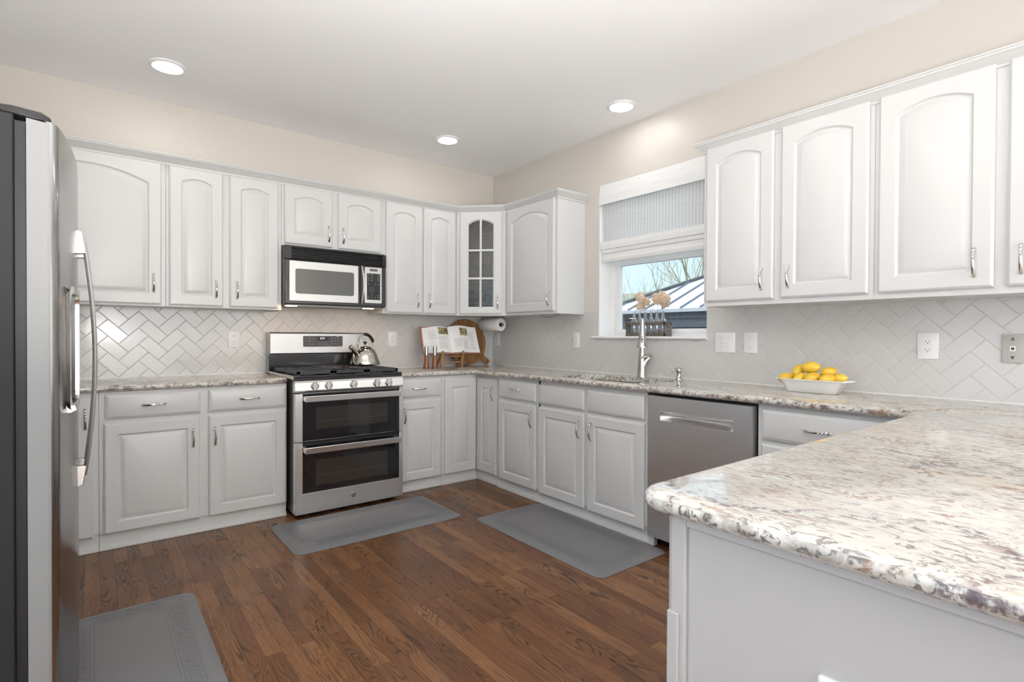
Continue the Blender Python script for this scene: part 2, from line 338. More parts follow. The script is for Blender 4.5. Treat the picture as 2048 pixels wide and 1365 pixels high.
# ------------------------------------------------------------------ mesh builder
class MB:
    def __init__(s): s.v = []; s.f = []
    def add(s, verts, faces, mtx=None):
        o = len(s.v)
        for p in verts:
            p = Vector(p)
            if mtx is not None: p = mtx @ p
            s.v.append(tuple(p))
        s.f += [tuple(i+o for i in f) for f in faces]; return s
    def box(s, x0, x1, y0, y1, z0, z1, mtx=None):
        x0, x1 = min(x0, x1), max(x0, x1); y0, y1 = min(y0, y1), max(y0, y1); z0, z1 = min(z0, z1), max(z0, z1)
        v = [(x0, y0, z0), (x1, y0, z0), (x1, y1, z0), (x0, y1, z0), (x0, y0, z1), (x1, y0, z1), (x1, y1, z1), (x0, y1, z1)]
        return s.add(v, [(0, 3, 2, 1), (4, 5, 6, 7), (0, 1, 5, 4), (1, 2, 6, 5), (2, 3, 7, 6), (3, 0, 4, 7)], mtx)
    def loops(s, loops, cap0=True, cap1=True, closed=True, mtx=None):
        n = len(loops[0]); v = [p for L in loops for p in L]; f = []
        for i in range(len(loops)-1):
            for j in range(n if closed else n-1):
                k = (j+1) % n
                f.append((i*n+j, i*n+k, (i+1)*n+k, (i+1)*n+j))
        if cap0: f.append(tuple(reversed(range(n))))
        if cap1: f.append(tuple((len(loops)-1)*n+j for j in range(n)))
        return s.add(v, f, mtx)
    def lathe(s, prof, seg=24, mtx=None, cap0=True, cap1=True):
        L = [[(r*math.cos(2*PI*j/seg), r*math.sin(2*PI*j/seg), z) for j in range(seg)] for r, z in prof]
        return s.loops(L, cap0, cap1, True, mtx)
    def cyl(s, p0, p1, r0, r1=None, seg=16):
        r1 = r0 if r1 is None else r1
        p0 = Vector(p0); p1 = Vector(p1); d = p1-p0
        q = d.to_track_quat('Z', 'Y').to_matrix().to_4x4(); q.translation = p0
        return s.lathe([(r0, 0), (r1, d.length)], seg, q)
    def tube(s, pts, rad, seg=8, caps=True, flat=None, twist=None):
        """rad: number or list; flat: (w, t) multipliers of the section; twist: list of angles"""
        pts = [Vector(p) for p in pts]; n = len(pts); L = []
        prev = None
        for i, p in enumerate(pts):
            t = (pts[min(i+1, n-1)]-pts[max(i-1, 0)]).normalized()
            if prev is None:
                a = Vector((0, 0, 1)) if abs(t.z) < .9 else Vector((1, 0, 0))
                x = t.cross(a).normalized()
            else:
                x = (prev - t*prev.dot(t)).normalized()
            prev = x; y = t.cross(x)
            r = rad[i] if isinstance(rad, (list, tuple)) else rad
            w, h = (1, 1) if flat is None else (flat[i] if isinstance(flat, list) else flat)
            tw = twist[i] if twist else 0
            ring = []
            for j in range(seg):
                an = 2*PI*j/seg
                cx, cy = r*w*math.cos(an), r*h*math.sin(an)
                cx, cy = cx*math.cos(tw)-cy*math.sin(tw), cx*math.sin(tw)+cy*math.cos(tw)
                ring.append(tuple(p + x*cx + y*cy))
            L.append(ring)
        return s.loops(L, caps, caps)
    def prism(s, poly, z0, z1, mtx=None):
        """poly of (x, y) extruded along z"""
        return s.loops([[(x, y, z0) for x, y in poly], [(x, y, z1) for x, y in poly]], True, True, True, mtx)
    def sphere(s, c, rx, ry=None, rz=None, seg=16, rings=10, mtx=None):
        ry = rx if ry is None else ry; rz = rx if rz is None else rz
        L = []
        for i in range(rings+1):
            a = -PI/2+PI*i/rings; q = max(math.cos(a), .002)
            L.append([(c[0]+rx*q*math.cos(2*PI*j/seg), c[1]+ry*q*math.sin(2*PI*j/seg), c[2]+rz*math.sin(a)) for j in range(seg)])
        return s.loops(L, True, True, True, mtx)
    def build(s, name, m, parent=None, smooth=False, bevel=0, seg=2, loc=None, rot=None, angle=40):
        me = bpy.data.meshes.new(name)
        me.from_pydata(s.v, [], s.f); me.update()
        bm = bmesh.new(); bm.from_mesh(me); bmesh.ops.recalc_face_normals(bm, faces=bm.faces); bm.to_mesh(me); bm.free()
        o = bpy.data.objects.new(name, me); COL.objects.link(o)
        if m is not None: me.materials.append(m)
        if parent is not None: o.parent = parent
        if loc is not None: o.location = loc
        if rot is not None: o.rotation_euler = rot
        if bevel > 0:
            b = o.modifiers.new('bevel', 'BEVEL'); b.width = bevel; b.segments = seg; b.limit_method = 'ANGLE'; b.angle_limit = R(35)
        if smooth or bevel > 0:
            me.shade_smooth()
            try: me.set_sharp_from_angle(angle=R(angle))
            except Exception: pass
        return o

def empty(name, loc=(0, 0, 0), rz=0, label=None, cat=None, group=None):
    o = bpy.data.objects.new(name, None); COL.objects.link(o); o.location = loc; o.rotation_euler = (0, 0, rz)
    o.empty_display_size = .1
    tag(o, label, cat, group); return o
def tag(o, label=None, cat=None, group=None, kind=None):
    if label: o['label'] = label
    if cat: o['category'] = cat
    if group: o['group'] = group
    if kind: o['kind'] = kind
    return o
def struct(o): o['kind'] = 'structure'; return o
def copy_tree(o, parent=None):
    c = o.copy(); COL.objects.link(c)
    if parent is not None: c.parent = parent
    for ch in list(o.children): copy_tree(ch, c)
    return c
def rrect(x0, x1, y0, y1, r, seg=6):
    pts = []
    for cx, cy, a0 in ((x1-r, y1-r, 0), (x0+r, y1-r, 90), (x0+r, y0+r, 180), (x1-r, y0+r, 270)):
        for i in range(seg+1):
            a = R(a0+90*i/seg); pts.append((cx+r*math.cos(a), cy+r*math.sin(a)))
    return pts
def text_mesh(name, s, size, m, parent, mtx, depth=.0004):
    cu = bpy.data.curves.new(name, 'FONT'); cu.body = s; cu.size = size; cu.extrude = depth; cu.align_x = 'CENTER'; cu.align_y = 'CENTER'
    t = bpy.data.objects.new('tmp_text', cu); COL.objects.link(t)
    me = bpy.data.meshes.new_from_object(t.evaluated_get(bpy.context.evaluated_depsgraph_get()))
    bpy.data.objects.remove(t); me.materials.clear(); me.materials.append(m); me.transform(mtx)
    o = bpy.data.objects.new(name, me); COL.objects.link(o); o.parent = parent
    return o
FRONT = Matrix.Rotation(R(90), 4, 'X')       # text/prism plane XY -> facing -Y

# =================================================================== ROOM
H = 2.7617
XL, YB = -3.96, -8.0
struct(MB().box(XL-.1, .1, YB-.1, .1, -.12, 0).build('floor', OAK))
struct(MB().box(XL-.12, .3, YB-.12, .12, H, H+.12).build('ceiling', CEILM))
struct(MB().box(XL-.12, .3, 0, .12, -.1, H).build('wall_back', WALLM))
WY0, WY1, WZ0, WZ1, WD = -1.415, -2.355, 1.197, 2.37, .20     # window opening
w = MB()
w.box(0, WD, 0, WY0, -.1, H).box(0, WD, WY0, WY1, -.1, WZ0-.02).box(0, WD, WY0, WY1, WZ1, H).box(0, WD, WY1, YB, -.1, H)
struct(w.build('wall_right', WALLM))
# left wall with patio door and a window, rear wall with window and door
w = MB()
w.box(XL-.12, XL, 0, -2.75, -.1, H).box(XL-.12, XL, -2.75, -3.97, 2.15, H).box(XL-.12, XL, -3.97, -5.0, -.1, H)
w.box(XL-.12, XL, -5.0, -6.8, -.1, .7).box(XL-.12, XL, -5.0, -6.8, 2.3, H).box(XL-.12, XL, -6.8, YB, -.1, H)
struct(w.build('wall_left', WALL2))
w = MB()
w.box(XL, -3.0, YB-.12, YB, -.1, H).box(-3.0, -1.5, YB-.12, YB, 2.4, H).box(-1.5, -1.2, YB-.12, YB, -.1, H)
w.box(-1.2, -.3, YB-.12, YB, -.1, .8).box(-1.2, -.3, YB-.12, YB, 2.4, H).box(-.3, 0, YB-.12, YB, -.1, H)
struct(w.build('wall_front', WALL2))
def opening_frame(name, axis, c, a0, a1, z0, z1, mull):
    f = MB(); t = .05
    def bx(p0, p1, q0, q1):
        if axis == 'x': f.box(c-.06, c, p0, p1, q0, q1)
        else: f.box(p0, p1, c-.06, c, q0, q1)
    bx(a0, a0+t, z0, z1); bx(a1-t, a1, z0, z1); bx(a0+t, a1-t, z0, z0+t); bx(a0+t, a1-t, z1-t, z1)
    if mull: bx((a0+a1)/2-t/2, (a0+a1)/2+t/2, z0+t, z1-t)
    return struct(f.build(name, TRIMW))
opening_frame('door_1', 'x', XL-.02, -3.97, -2.75, 0, 2.15, False)
opening_frame('window_2', 'x', XL-.02, -6.8, -5.0, .7, 2.3, True)
opening_frame('door_2', 'y', YB-.02, -3.0, -1.5, 0, 2.4, True)
opening_frame('window_3', 'y', YB-.02, -1.2, -.3, .8, 2.4, True)

# ---- kitchen window: white jamb lining, frame, sash, glass, sill
w = MB()
w.box(.002, .113, WY0-.0, WY0-.004, WZ0, WZ1).box(.002, .113, WY1+.004, WY1, WZ0, WZ1).box(.002, .113, WY0-.004, WY1+.004, WZ1-.004, WZ1)
w.box(.113, .19, WY0, WY0-.055, WZ0, WZ1).box(.113, .19, WY1+.055, WY1, WZ0, WZ1)
w.box(.113, .19, WY0-.055, WY1+.055, WZ1-.05, WZ1).box(.113, .19, WY0-.055, WY1+.055, WZ0-.018, WZ0+.022)
win = struct(w.build('window_1', TRIMW))
w = MB()
a, b_ = WY0-.055, WY1+.055
w.box(.135, .165, a, a-.045, WZ0+.022, 1.79).box(.135, .165, b_+.022, b_, WZ0+.022, 1.79)
w.box(.130, .168, a-.045, b_+.022, WZ0+.022, WZ0+.055).box(.130, .168, a-.045, b_+.022, 1.745, 1.79)
w.box(.168, .188, a, a-.04, 1.77, WZ1-.05).box(.168, .188, b_+.04, b_, 1.77, WZ1-.05).box(.168, .188, a-.04, b_+.04, WZ1-.09, WZ1-.05)
w.build('window_sash', TRIMW, win, bevel=.003)
MB().box(.148, .151, a-.045, b_+.022, WZ0+.055, 1.745).box(.176, .179, a-.04, b_+.04, 1.79, WZ1-.09).build('glass_pane', WGLASS, win)
# sill board with rounded nose
sp = [(.113, WZ0-.018), (-.028, WZ0-.018), (-.034, WZ0-.012), (-.034, WZ0-.006), (-.028, WZ0), (.113, WZ0)]
sm = MB().loops([[(x, -1.366, z) for x, z in sp], [(x, -2.364, z) for x, z in sp]])
sm.build('window_sill', TRIMW, win, smooth=True, angle=30)

# ---- roman shade
bl = empty('woven_roman_shade', (0.03, (WY0+WY1)/2, 1.78), 0, 'white woven roman shade half raised in the window above the sink', 'window shade')
def sheet(pts, y0, y1, t):
    """profile pts (x,z) swept along y with thickness t"""
    m_ = MB()
    A = [(x, z) for x, z in pts]; Bq = [(x+t, z) for x, z in reversed(pts)]
    L = A+Bq
    m_.loops([[(x, y0, z) for x, z in L], [(x, y1, z) for x, z in L]])
    return m_
hw = (WY0-WY1)/2-.006
sheet([(-.032, .585), (-.040, .50), (-.040, .435)], -hw, hw, .012).build('valance', BLINDV, bl)
mm_ = MB().box(-.028, .02, hw-.003, hw, .43, .585).box(-.028, .02, -hw, -hw+.003, .43, .585).box(-.03, .02, -hw, hw, .578, .585)
mm_.build('headrail', BLINDV, bl)
sheet([(-.012, .45), (-.012, .10), (-.016, .085)], -hw+.022, hw-.022, .002).build('shade_panel', BLIND, bl)
fo = MB()
for (z0, z1, x, e) in ((.085, .150, -.034, .012), (.055, .088, -.026, .020), (.012, .058, -.016, .024), (-.005, .030, -.024, .022)):
    pts = [(x+.010, z1), (x, z1-.004), (x-.003, (z0+z1)/2), (x, z0+.003), (x+.012, z0)]
    q = sheet(pts, -hw+e, hw-e, .004); fo.add(q.v, q.f)
fo.build('stacked_fold', BLINDV, bl)
MB().box(-.022, -.008, -hw+.026, hw-.026, -.012, .008).build('bottom_rail', BLINDV, bl, bevel=.003)

# ---- herringbone tile
def tiles(name, plane, regions, phase):
    """regions: (s0,s1,z0,z1) in wall coordinate s (x for back wall, -y for right wall)"""
    wT = .0762; g = .0007; th = .0066
    r45 = math.sqrt(.5)
    bm = bmesh.new(); s_off, z_off = phase
    S0 = min(r[0] for r in regions)-.3; S1 = max(r[1] for r in regions)+.3
    allv = []
    for (s0, s1, z0, z1) in regions:
        b2 = bmesh.new(); rnd = random.Random(5)
        N = int((S1-S0)/.05)+70
        for i in range(-N, N):
            for j in range(-N, N):
                c = (i-j) % 4
                if c == 0: a0, a1, c0, c1 = i, i+2, j, j+1
                elif c == 3: a0, a1, c0, c1 = i, i+1, j, j+2
                else: continue
                pc, qc = (a0+a1)/2*wT, (c0+c1)/2*wT
                sc = (pc-qc)*r45+s_off; zc = (pc+qc)*r45+z_off
                if sc < s0-.1 or sc > s1+.1 or zc < z0-.1 or zc > z1+.1: continue
                hp, hq = (a1-a0)/2*wT-g, (c1-c0)/2*wT-g
                t1, t2 = rnd.uniform(-.005, .005), rnd.uniform(-.006, .006)
                rings = []
                for ins, d in ((0, -.001), (0, th-.0018), (.0008, th-.0006), (.0022, th)):
                    ring = []
                    for sp_, sq in ((-1, -1), (1, -1), (1, 1), (-1, 1)):
                        dp, dq = sp_*(hp-ins), sq*(hq-ins)
                        ss = sc+(dp-dq)*r45; zz = zc+(dp+dq)*r45
                        dd = d+(t1*dp+t2*dq if d > 0 else 0)
                        ring.append(b2.verts.new((ss, -dd, zz)))
                    rings.append(ring)
                for k in range(3):
                    for e in range(4): b2.faces.new((rings[k][e], rings[k][(e+1) % 4], rings[k+1][(e+1) % 4], rings[k+1][e]))
                b2.faces.new(rings[3])
        for co, no in (((s0, 0, 0), (-1, 0, 0)), ((s1, 0, 0), (1, 0, 0)), ((0, 0, z0), (0, 0, -1)), ((0, 0, z1), (0, 0, 1))):
            bmesh.ops.bisect_plane(b2, geom=b2.verts[:]+b2.edges[:]+b2.faces[:], plane_co=co, plane_no=no, clear_outer=True)
        me = bpy.data.meshes.new('t'); b2.to_mesh(me); b2.free(); bm.from_mesh(me); bpy.data.meshes.remove(me)
    bmesh.ops.recalc_face_normals(bm, faces=bm.faces)
    if plane == 'right':
        for v in bm.verts: s, d, z = v.co; v.co = (d, -s, z)
    me = bpy.data.meshes.new(name); bm.to_mesh(me); bm.free()
    o = bpy.data.objects.new(name, me); COL.objects.link(o); me.materials.append(TILE)
    g_ = MB()
    for (s0, s1, z0, z1) in regions:
        if plane == 'right': g_.box(-.0050, .0005, -s0, -s1, z0, z1)
        else: g_.box(s0, s1, -.0050, .0005, z0, z1)
    g_.build('grout', GROUT, o)
    return struct(o)
# lattice anchors fitted to the photo
T1 = tiles('trim_1', 'back', [(XL, 0, .914, 1.3715)], (-2.935, 1.185))
T2 = tiles('trim_2', 'right', [(0, 1.263, .914, 1.3715), (1.263, 1.415, .914, 1.385), (1.415, 2.355, .914, 1.179), (2.355, 2.52, .914, 1.3715), (2.52, 5.2, .914, 1.3715)], (3.618, 1.189))
struct(MB().box(-.009, 0, -1.263, -1.415, 1.385, 1.392).build('trim_3', TILE))
# thin caulk line where counter meets tile
struct(MB().box(XL, -2.1, -.010, -.0, .914, .917).box(-1.345, 0, -.010, 0, .914, .917).box(-.010, 0, -.01, -5.2, .914, .917).build('trim_4', TRIMW))

# =================================================================== CABINETS
FY = -.60        # face frame plane of base cabinets (local, front = -Y)
UY = -.30        # face frame plane of wall cabinets
def door_mb(x0, x1, z0, z1, yf, arch=0.0, rail=.062, th=.020, raised=True, hole=False):
    """raised-panel door, front facing -Y; yf = front face of the cabinet frame"""
    N = 13
    wdt = x1-x0
    def loop(ins, d, use_arch=True, rl=0.0):
        a0, a1, b0, b1 = x0+ins, x1-ins, z0+ins, z1-ins
        y = yf-d
        pts = [(a0, y, b0), (a1, y, b0)]
        ar = arch if use_arch else 0
        top = b1
        for k in range(N):
            t = k/(N-1); x = a1+(a0-a1)*t; s = 2*t-1
            z = top - ar*(s*s)
            pts.append((x, y, z))
        return pts
    L = [loop(0, .001, False), loop(0, th-.007, False), loop(.004, th-.004, False), loop(.0045, th-.003, False), loop(.009, th, False)]
    if raised:
        r = rail
        L += [loop(r, th), loop(r+.003, th-.005), loop(r+.007, th-.0085), loop(r+.012, th-.0090), loop(r+.014, th-.0080), loop(r+.034, th-.0012), loop(r+.037, th-.0004)]
    m_ = MB(); m_.loops(L, True, not hole)
    return m_
def drawer_mb(x0, x1, z0, z1, yf, th=.020):
    def loop(i, d): return [(x0+i, yf-d, z0+i), (x1-i, yf-d, z0+i), (x1-i, yf-d, z1-i), (x0+i, yf-d, z1-i)]
    return MB().loops([loop(0, .001), loop(0, th-.008), loop(.003, th-.006), loop(.008, th-.004), loop(.013, th-.001), loop(.016, th)])

def pull_mb(L=.112):
    """twisted bow pull along Z centred at 0, bowing to -Y from y=0"""
    m_ = MB(); n = 36; pts = []; rad = []; fl = []; tw = []
    for i in range(n+1):
        t = i/n; z = (t-.5)*L
        bow = .024*(1-(2*t-1)**2)**.75
        pts.append((0, -.004-bow, z))
        e = abs(2*t-1)
        rad.append(.0047+.0016*e**4)
        if t > .55: fl.append((1.25, .72)); tw.append((t-.55)*PI*9)
        else: fl.append((1.25 if t < .3 else 1.2, .7)); tw.append(0)
    m_.tube(pts, rad, 10, True, fl, tw)
    for z in (-L/2, L/2):
        m_.cyl((0, .0005, z*.97), (0, -.006, z*.97), .0052, .0045, 10)
    return m_
PULL = pull_mb()
pull_me = None
def pull(parent, x, y, z, horizontal=False, flip=False):
    global pull_me
    if pull_me is None:
        t = PULL.build('handle', CHROME, None, smooth=True); pull_me = t.data; bpy.data.objects.remove(t)
    o = bpy.data.objects.new('handle', pull_me); COL.objects.link(o); o.parent = parent
    o.location = (x, y, z); o.rotation_euler = (0, R(90 if not flip else -90), 0) if horizontal else (0, R(180) if flip else 0, 0)
    return o

def base_cab(name, x0, x1, rot, org, label, items, group='white base cabinets', kick=True, z_top=.876, body=True, kx0=0, kx1=0, y_back=-.001, cutout=None, kend=0):
    """items: list of (kind, x0, x1, z0, z1, pull) ; x in the run's own coordinate"""
    e = empty(name, org, rot, label, 'cabinet', group)
    b = MB()
    t = .018
    b.box(x0, x1, y_back, FY, .095, z_top-.012 if cutout else z_top)
    b.build('cabinet_box', CAB, e, bevel=.0015)
    if kick:
        k = MB().box(x0+kx0, x1+kx1, FY+.010, FY+.03, 0.0, .0945)
        k.box(x0+kx0, x1+kx1, FY-.006, FY+.012, 0.0, .018)
        k.box(x0+kx0, x1+kx1, FY-.001, FY+.012, 0.0, .030)
        if kend: k.box(x1-.001, x1+kend, FY-.004, FY+.03, 0, .060)
        k.build('toe_kick', CAB, e, bevel=.003)
    for it in items:
        kind, a, b2, z0, z1 = it[:5]; p = it[5] if len(it) > 5 else None
        if kind == 'door':
            d = door_mb(a, b2, z0, z1, FY).build('door', CAB, e, smooth=True, angle=25)
        elif kind == 'drawer':
            d = drawer_mb(a, b2, z0, z1, FY).build('drawer', CAB, e, smooth=True, angle=25)
        else:
            d = drawer_mb(a, b2, z0, z1, FY).build('drawer_front', CAB, e, smooth=True, angle=25)
        if p: pull(d, p[0], FY-.020, p[1], kind == 'drawer')
    return e
OA = (0, 0, 0)

RB = R(-90)
LBL = 'white base cabinet '
base_cab('base_cabinet', XL+.005, -3.095, 0, OA, LBL+'with one full height door, partly behind the refrigerator',
         [('door', -3.50, -3.120, .086, .849, (-3.152, .735))], kx1=0)
base_cab('base_cabinet', -3.094, -2.112, 0, OA, LBL+'with two drawers and two doors between refrigerator and stove',
         [('drawer', -3.067, -2.609, .725, .859, (-2.843, .794)), ('drawer', -2.566, -2.118, .726, .860, (-2.340, .795)),
          ('door', -3.073, -2.613, .091, .702, (-2.649, .580)), ('door', -2.566, -2.118, .090, .702, (-2.533, .577))])
base_cab('base_cabinet', -1.338, -.930, 0, OA, 'narrow '+LBL+'with one drawer and one door, just right of the stove',
         [('drawer', -1.31, -.948, .722, .856, (-1.145, .788)), ('door', -1.31, -.946, .084, .695, (-1.268, .585))])
# corner cabinet with two full-height doors meeting at the inner corner
ec = empty('corner_base_cabinet', (-.3, -.3, 0), 0, 'white corner base cabinet whose two full height doors meet at the inner corner', 'cabinet', 'white base cabinets')
def loc_(mb, o):
    mb.v = [(x-o[0], y-o[1], z-o[2]) for x, y, z in mb.v]; return mb
co = (-.3, -.3, 0)
pl = [(-.929, -.001), (-.001, -.001), (-.001, -.905), (-.585, -.905), (-.585, -.60), (-.929, -.60)]
loc_(MB().prism(pl, .095, .876), co).build('cabinet_box', CAB, ec, bevel=.0015)
k = MB().box(-.929, -.5895, -.590, -.570, 0, .0945).box(-.57, -.5795, -.570, -.905, 0, .0945)
k.box(-.929, -.597, -.607, -.59, 0, .018).box(-.592, -.5795, -.590, -.905, 0, .018).box(-.929, -.594, -.601, -.59, 0, .03).box(-.588, -.5795, -.59, -.905, 0, .03)
loc_(k, co).build('toe_kick', CAB, ec, bevel=.002)
loc_(door_mb(-.910, -.610, .086, .852, -.60, rail=.068), co).build('door', CAB, ec, smooth=True, angle=25)
db = door_mb(.604, .886, .081, .850, -.585, rail=.075)
db.v = [(y, -x, z) for x, y, z in db.v]
dB = loc_(db, co).build('door', CAB, ec, smooth=True, angle=25)
pb = pull(dB, -.605-co[0], -.845-co[1], .735, False, True); pb.rotation_euler = (0, 0, RB)

base_cab('base_cabinet', .906, 1.396, RB, OA, 'narrow '+LBL+'with one drawer and one door, left of the sink cabinet',
         [('drawer', .938, 1.380, .716, .852, (1.138, .794)), ('door', .938, 1.380, .082, .692, (1.338, .59))])
base_cab('sink_base_cabinet', 1.397, 2.372, RB, OA, 'white sink base cabinet with two blank drawer fronts above two doors',
         [('blank', 1.411, 1.860, .712, .848), ('blank', 1.889, 2.340, .712, .850),
          ('door', 1.411, 1.862, .076, .690, (1.820, .585)), ('door', 1.891, 2.342, .074, .690, (1.930, .585))], z_top=.62, kend=.034)
base_cab('base_cabinet', 3.006, 3.66, RB, OA, LBL+'right of the dishwasher, mostly hidden behind the peninsula',
         [('drawer', 3.028, 3.53, .711, .852, (3.28, .780)), ('door', 3.028, 3.53, .080, .689)])
# the sink cabinet box stops low so that the bowl fits: add its face frame rails up to the counter
for o in bpy.data.objects:
    if o.name.startswith('sink_base'):
        f = MB().box(1.397, 2.372, FY+.02, FY, .62, .876).box(1.397, 1.415, -.001, FY, .62, .876).box(2.354, 2.372, -.001, FY, .62, .876)
        f.build('face_frame', CAB, o)

# ---- peninsula cabinet with panelled end
pn = empty('peninsula_cabinet', (-1.3, -4.15, 0), 0, 'white peninsula cabinet with a flat framed end panel under the near granite corner', 'cabinet')
po = (-1.3, -4.15, 0)
loc_(MB().box(-2.275, -.602, -4.62, -3.70, .0, .876), po).build('cabinet_box', CABSHADE, pn)
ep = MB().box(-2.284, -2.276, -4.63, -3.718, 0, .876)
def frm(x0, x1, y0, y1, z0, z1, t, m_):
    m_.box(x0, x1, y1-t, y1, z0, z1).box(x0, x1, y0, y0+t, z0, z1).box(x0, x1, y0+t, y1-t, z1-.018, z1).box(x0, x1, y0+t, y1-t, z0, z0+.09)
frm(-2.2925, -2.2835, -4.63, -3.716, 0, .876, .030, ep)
loc_(ep, po).build('end_panel', CABSHADE, pn, bevel=.002)
loc_(MB().box(-2.299, -2.29, -3.735, -3.7125, 0, .70), po).build('corner_strip', CABSHADE, pn, bevel=.0015)

# ---- wall cabinets
def wall_cab(name, x0, x1, rot, z0, label, doors, z1=2.285, group='white wall cabinets', yb=-.001):
    e = empty(name, OA, rot, label, 'cabinet', group)
    MB().box(x0, x1, yb, UY, z0, z1).build('cabinet_box', CAB, e, bevel=.0015)
    for a, b2, zz0, zz1, hx, hz in doors:
        ar = .105*(b2-a-.124)+.006
        d = door_mb(a, b2, zz0, zz1, UY, arch=ar, rail=.066).build('door', CAB, e, smooth=True, angle=25)
        if hx is not None: pull(d, hx, UY-.020, hz)
    return e
WL = 'white wall cabinet '
wall_cab('wall_cabinet', -3.60, -2.757, 0, 1.371, 'wide '+WL+'with one arched door, next to the refrigerator', [(-3.50, -2.779, 1.382, 2.265, -2.822, 1.515)])
wall_cab('wall_cabinet', -2.756, -2.066, 0, 1.371, WL+'with two arched doors between wide cabinet and microwave', [(-2.740, -2.436, 1.382, 2.262, -2.478, 1.495), (-2.397, -2.089, 1.383, 2.262, -2.352, 1.495)])
wall_cab('wall_cabinet', -2.065, -1.303, 0, 1.832, 'short '+WL+'with two arched doors directly above the microwave', [(-2.048, -1.707, 1.848, 2.262, -1.737, 1.945), (-1.662, -1.322, 1.847, 2.264, -1.627, 1.945)])
wall_cab('wall_cabinet', -1.302, -.612, 0, 1.371, WL+'with two narrow arched doors right of the microwave', [(-1.277, -.953, 1.381, 2.264, -.999, 1.485), (-.938, -.628, 1.381, 2.266, -.888, 1.485)])
wall_cab('wall_cabinet', .612, 1.262, RB, 1.371, WL+'with one arched door and a plain side, left of the window', [(.642, 1.238, 1.392, 2.270, 1.185, 1.49)])
wall_cab('wall_cabinet', 2.518, 3.386, RB, 1.371, WL+'with two arched doors, immediately right of the window', [(2.538, 2.930, 1.398, 2.283, 2.873, 1.505), (2.968, 3.367, 1.399, 2.283, 3.012, 1.505)])
wall_cab('wall_cabinet', 3.387, 4.262, RB, 1.371, WL+'with two arched doors, last on the right cut by the frame edge', [(3.405, 3.803, 1.399, 2.283, 3.745, 1.500), (3.842, 4.240, 1.399, 2.283, 3.885, 1.500)])

# diagonal corner cabinet, hollow with glass door
dc = empty('corner_wall_cabinet', (-.3, -.3, 1.371), 0, 'white diagonal corner wall cabinet with six pane arched glass door', 'cabinet', 'white wall cabinets')
do = (-.3, -.3, 1.371)
A_, B_ = (-.6105, -.305), (-.305, -.6105)
foot = [(-.6105, -.002), (-.002, -.002), (-.002, -.6105), B_, A_]
def inset_poly(p, d):
    c = Vector((sum(x for x, y in p)/len(p), sum(y for x, y in p)/len(p))); return [tuple(c+(Vector(q)-c)*(1-d)) for q in p]
sh = MB().prism(foot, 1.371, 1.389).prism(foot, 2.267, 2.285)
sh.box(-.6105, -.002, -.018, -.002, 1.389, 2.267).box(-.018, -.002, -.6105, -.018, 1.389, 2.267)
sh.box(-.6105, -.5945, -.305, -.018, 1.389, 2.267).box(-.305, -.018, -.6105, -.5945, 1.389, 2.267)
loc_(sh, do).build('cabinet_box', CAB, dc)
shelf_poly = [(-.59, -.02), (-.02, -.02), (-.02, -.59), (-.315, -.58), (-.58, -.315)]
loc_(MB().prism(shelf_poly, 1.668, 1.680), do).build('shelf', CAB, dc)
loc_(MB().prism(shelf_poly, 1.962, 1.974), do).build('shelf', CAB, dc)
# local frame of the diagonal face: origin at middle of A_B_, x to the right
mid = Vector(((A_[0]+B_[0])/2, (A_[1]+B_[1])/2, 0)); DW = math.hypot(A_[0]-B_[0], A_[1]-B_[1])/2
DM = Matrix.Translation(mid-Vector(do)+Vector((0, 0, 0))) @ Matrix.Rotation(R(-45), 4, 'Z')
def diag(mb): mb.v = [tuple(DM @ Vector(p)) for p in mb.v]; return mb
ff = MB().box(-DW, -.172, -.002, .016, 1.371, 2.285).box(.172, DW, -.002, .016, 1.371, 2.285).box(-.172, .172, -.002, .016, 1.371, 1.395).box(-.172, .172, -.002, .016, 2.25, 2.285)
diag(ff).build('face_frame', CAB, dc)
dx0, dx1, dz0, dz1 = -.186, .186, 1.384, 2.266
fr_ = MB(); NN = 13; yf = -.002
def gl(ins, d, arch, rails=False):
    if rails: a0, a1, b0, b1 = dx0+.078, dx1-.078, dz0+.062, dz1-.070
    else: a0, a1, b0, b1 = dx0, dx1, dz0, dz1
    a0 += ins; a1 -= ins; b0 += ins; b1 -= ins
    pts = [(a0, yf-d, b0), (a1, yf-d, b0)]
    for k_ in range(NN):
        s = 2*k_/(NN-1)-1; pts.append((a1+(a0-a1)*k_/(NN-1), yf-d, b1-arch*s*s))
    return pts
loops = [gl(0, .001, .036, True), gl(0, .001, 0), gl(0, .013, 0), gl(.004, .016, 0), gl(.009, .020, 0), gl(-.012, .020, .036, True), gl(-.004, .015, .036, True), gl(0, .012, .036, True), gl(0, .001, .036, True)]
fr_.loops(loops, False, False)
gd = diag(fr_).build('door', CAB, dc, smooth=True, angle=25)
gx0, gx1, gz0, gz1 = dx0+.078, dx1-.078, dz0+.062, dz1-.070
bars = MB().box(-.009, .009, yf-.021, yf-.006, gz0-.004, gz1+.010)
for i in (1, 2):
    zz = gz0+(gz1-.02-gz0)*i/3+.003
    bars.box(gx0-.010, gx1+.010, yf-.023, yf-.005, zz-.009, zz+.009)
diag(bars).build('muntin', CAB, gd, bevel=.002)
def gpan(d): return [(gx0-.004, d, gz0-.004), (gx1+.004, d, gz0-.004)]+[(gx1+.004+(gx0-gx1-.008)*k_/(NN-1), d, gz1+.004-.036*(2*k_/(NN-1)-1)**2) for k_ in range(NN)]
diag(MB().loops([gpan(yf-.006), gpan(yf-.003)])).build('glass_panel', SEEDED, gd)
hp = DM @ Vector((.152, yf-.020, 1.485)); ph = pull(gd, hp.x, hp.y, hp.z); ph.rotation_euler = (0, 0, R(-45))
for q in (sh, ): pass
